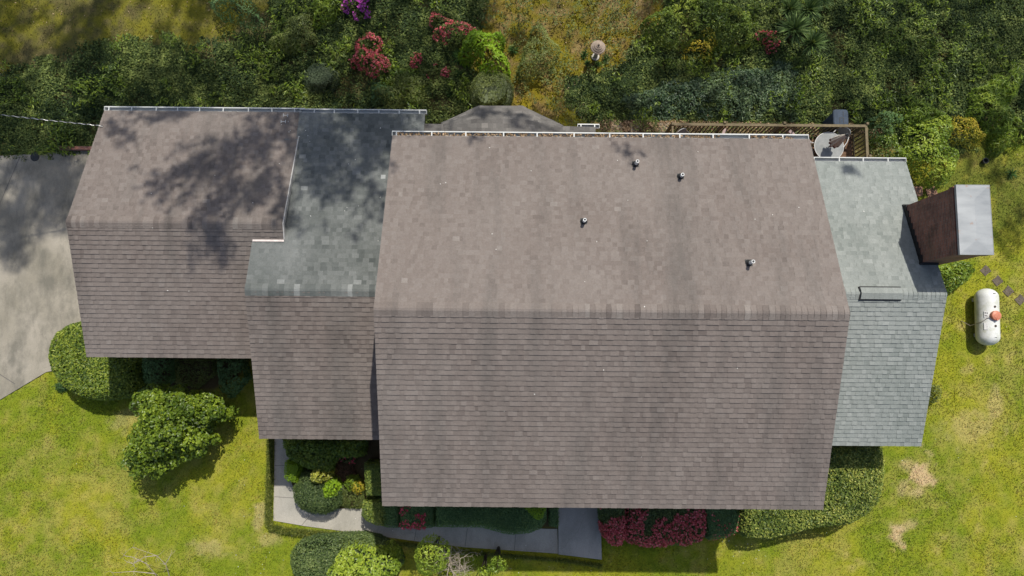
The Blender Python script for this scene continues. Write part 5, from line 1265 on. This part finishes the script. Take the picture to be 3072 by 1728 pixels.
band(kk_([(640, 480), (560, 520), (520, 600), (600, 450), (700, 430)]), 4.3, 12.8, .36, 40, 32)
band(kk_([(520, 640), (580, 640)]), 4.3, 13.0, .30, 8, 24)
band(kk_([(280, 275), (500, 275), (740, 278), (1060, 280)]), 3.45, 12.4, .36, 34, 16)
band(kk_([(300, 310), (330, 380)]), 3.7, 12.6, .26, 8, 16)
band(kk_([(420, 470), (360, 510)]), 4.2, 12.8, .2, 5, 16)
band(kk_([(730, 470), (700, 560)]), 4.4, 12.8, .26, 7, 16)
band(kk_([(740, 470), (960, 480), (940, 560), (760, 580), (730, 520)]), 4.5, 12.6, .2, 22, 26)
band(kk_([(450, 330), (380, 420), (420, 520), (650, 560)]), 4.1, 12.6, .2, 18, 40)
tall_tree((-2.5, 21.0), cl, 'tall leafy tree behind the plot throwing shade over garage and middle roofs', 81)
cl = []
band(kk_([(0, 420), (190, 430), (120, 520), (20, 560), (40, 450), (150, 450)]), 0, 12.6, .55, 60, 44)
band(kk_([(60, 620), (20, 600), (10, 640)]), 0, 12.8, .35, 12, 24)
band(kk_([(180, 520), (110, 600)]), 0, 12.8, .16, 10, 28)
tall_tree((-12.5, 21.5), cl, 'tall leafy tree behind the plot throwing shade over the driveway', 82)
cl = []
band(kk_([(2130, 415), (2170, 425)]), 3.1, 12.2, .24, 5, 10); band(kk_([(1560, 365), (1600, 380)]), 5.8, 12.0, .14, 5, 12); band(kk_([(1240, 345), (1130, 340)]), 5.6, 12.0, .14, 4, 8)
band(kk_([(1080, 300), (1240, 290), (1350, 300)]), 3.4, 12., .34, 9, 16)
for i in range(150):
    u, v = 560+g.random()*1100, -20+g.random()*370
    if (1230 < u < 1620 and v < 260 and g.random() < .75): continue
    cl.append((shade_spot(u*K, v*K, .4, 17+g.random()*2.5), .28+.34*g.random()))
tall_tree((2.5, 25.5), cl, 'tall leafy tree behind the plot shading the middle of the rear bank', 83, lsize=.19, n=80)
cl = []
for i in range(150):
    u, v = -100+g.random()*640, -20+g.random()*380
    if ((260 < u < 360 or 90 < u < 150) and v < 130 and g.random() < .8): continue
    cl.append((shade_spot(u*K, v*K, .3, 17+g.random()*2.5), .3+.36*g.random()))
tall_tree((-8.5, 26.), cl, 'tall leafy tree behind the plot shading the rear lawn above the driveway', 84, lsize=.19, n=80)
cl = []
for i in range(110):
    u, v = 1650+g.random()*960, -20+g.random()*350
    cl.append((shade_spot(u*K, v*K, .4, 17+g.random()*2.5), .26+.34*g.random()))
band(kk_([(2560, 520), (2545, 600), (2520, 650)]), 0, 12., .3, 8, 18); band(kk_([(2420, 400), (2540, 420)]), 0, 12., .3, 8, 22)
tall_tree((14.5, 25.), cl, 'tall leafy tree behind the plot shading the ivy above the deck', 85, lsize=.19, n=80)
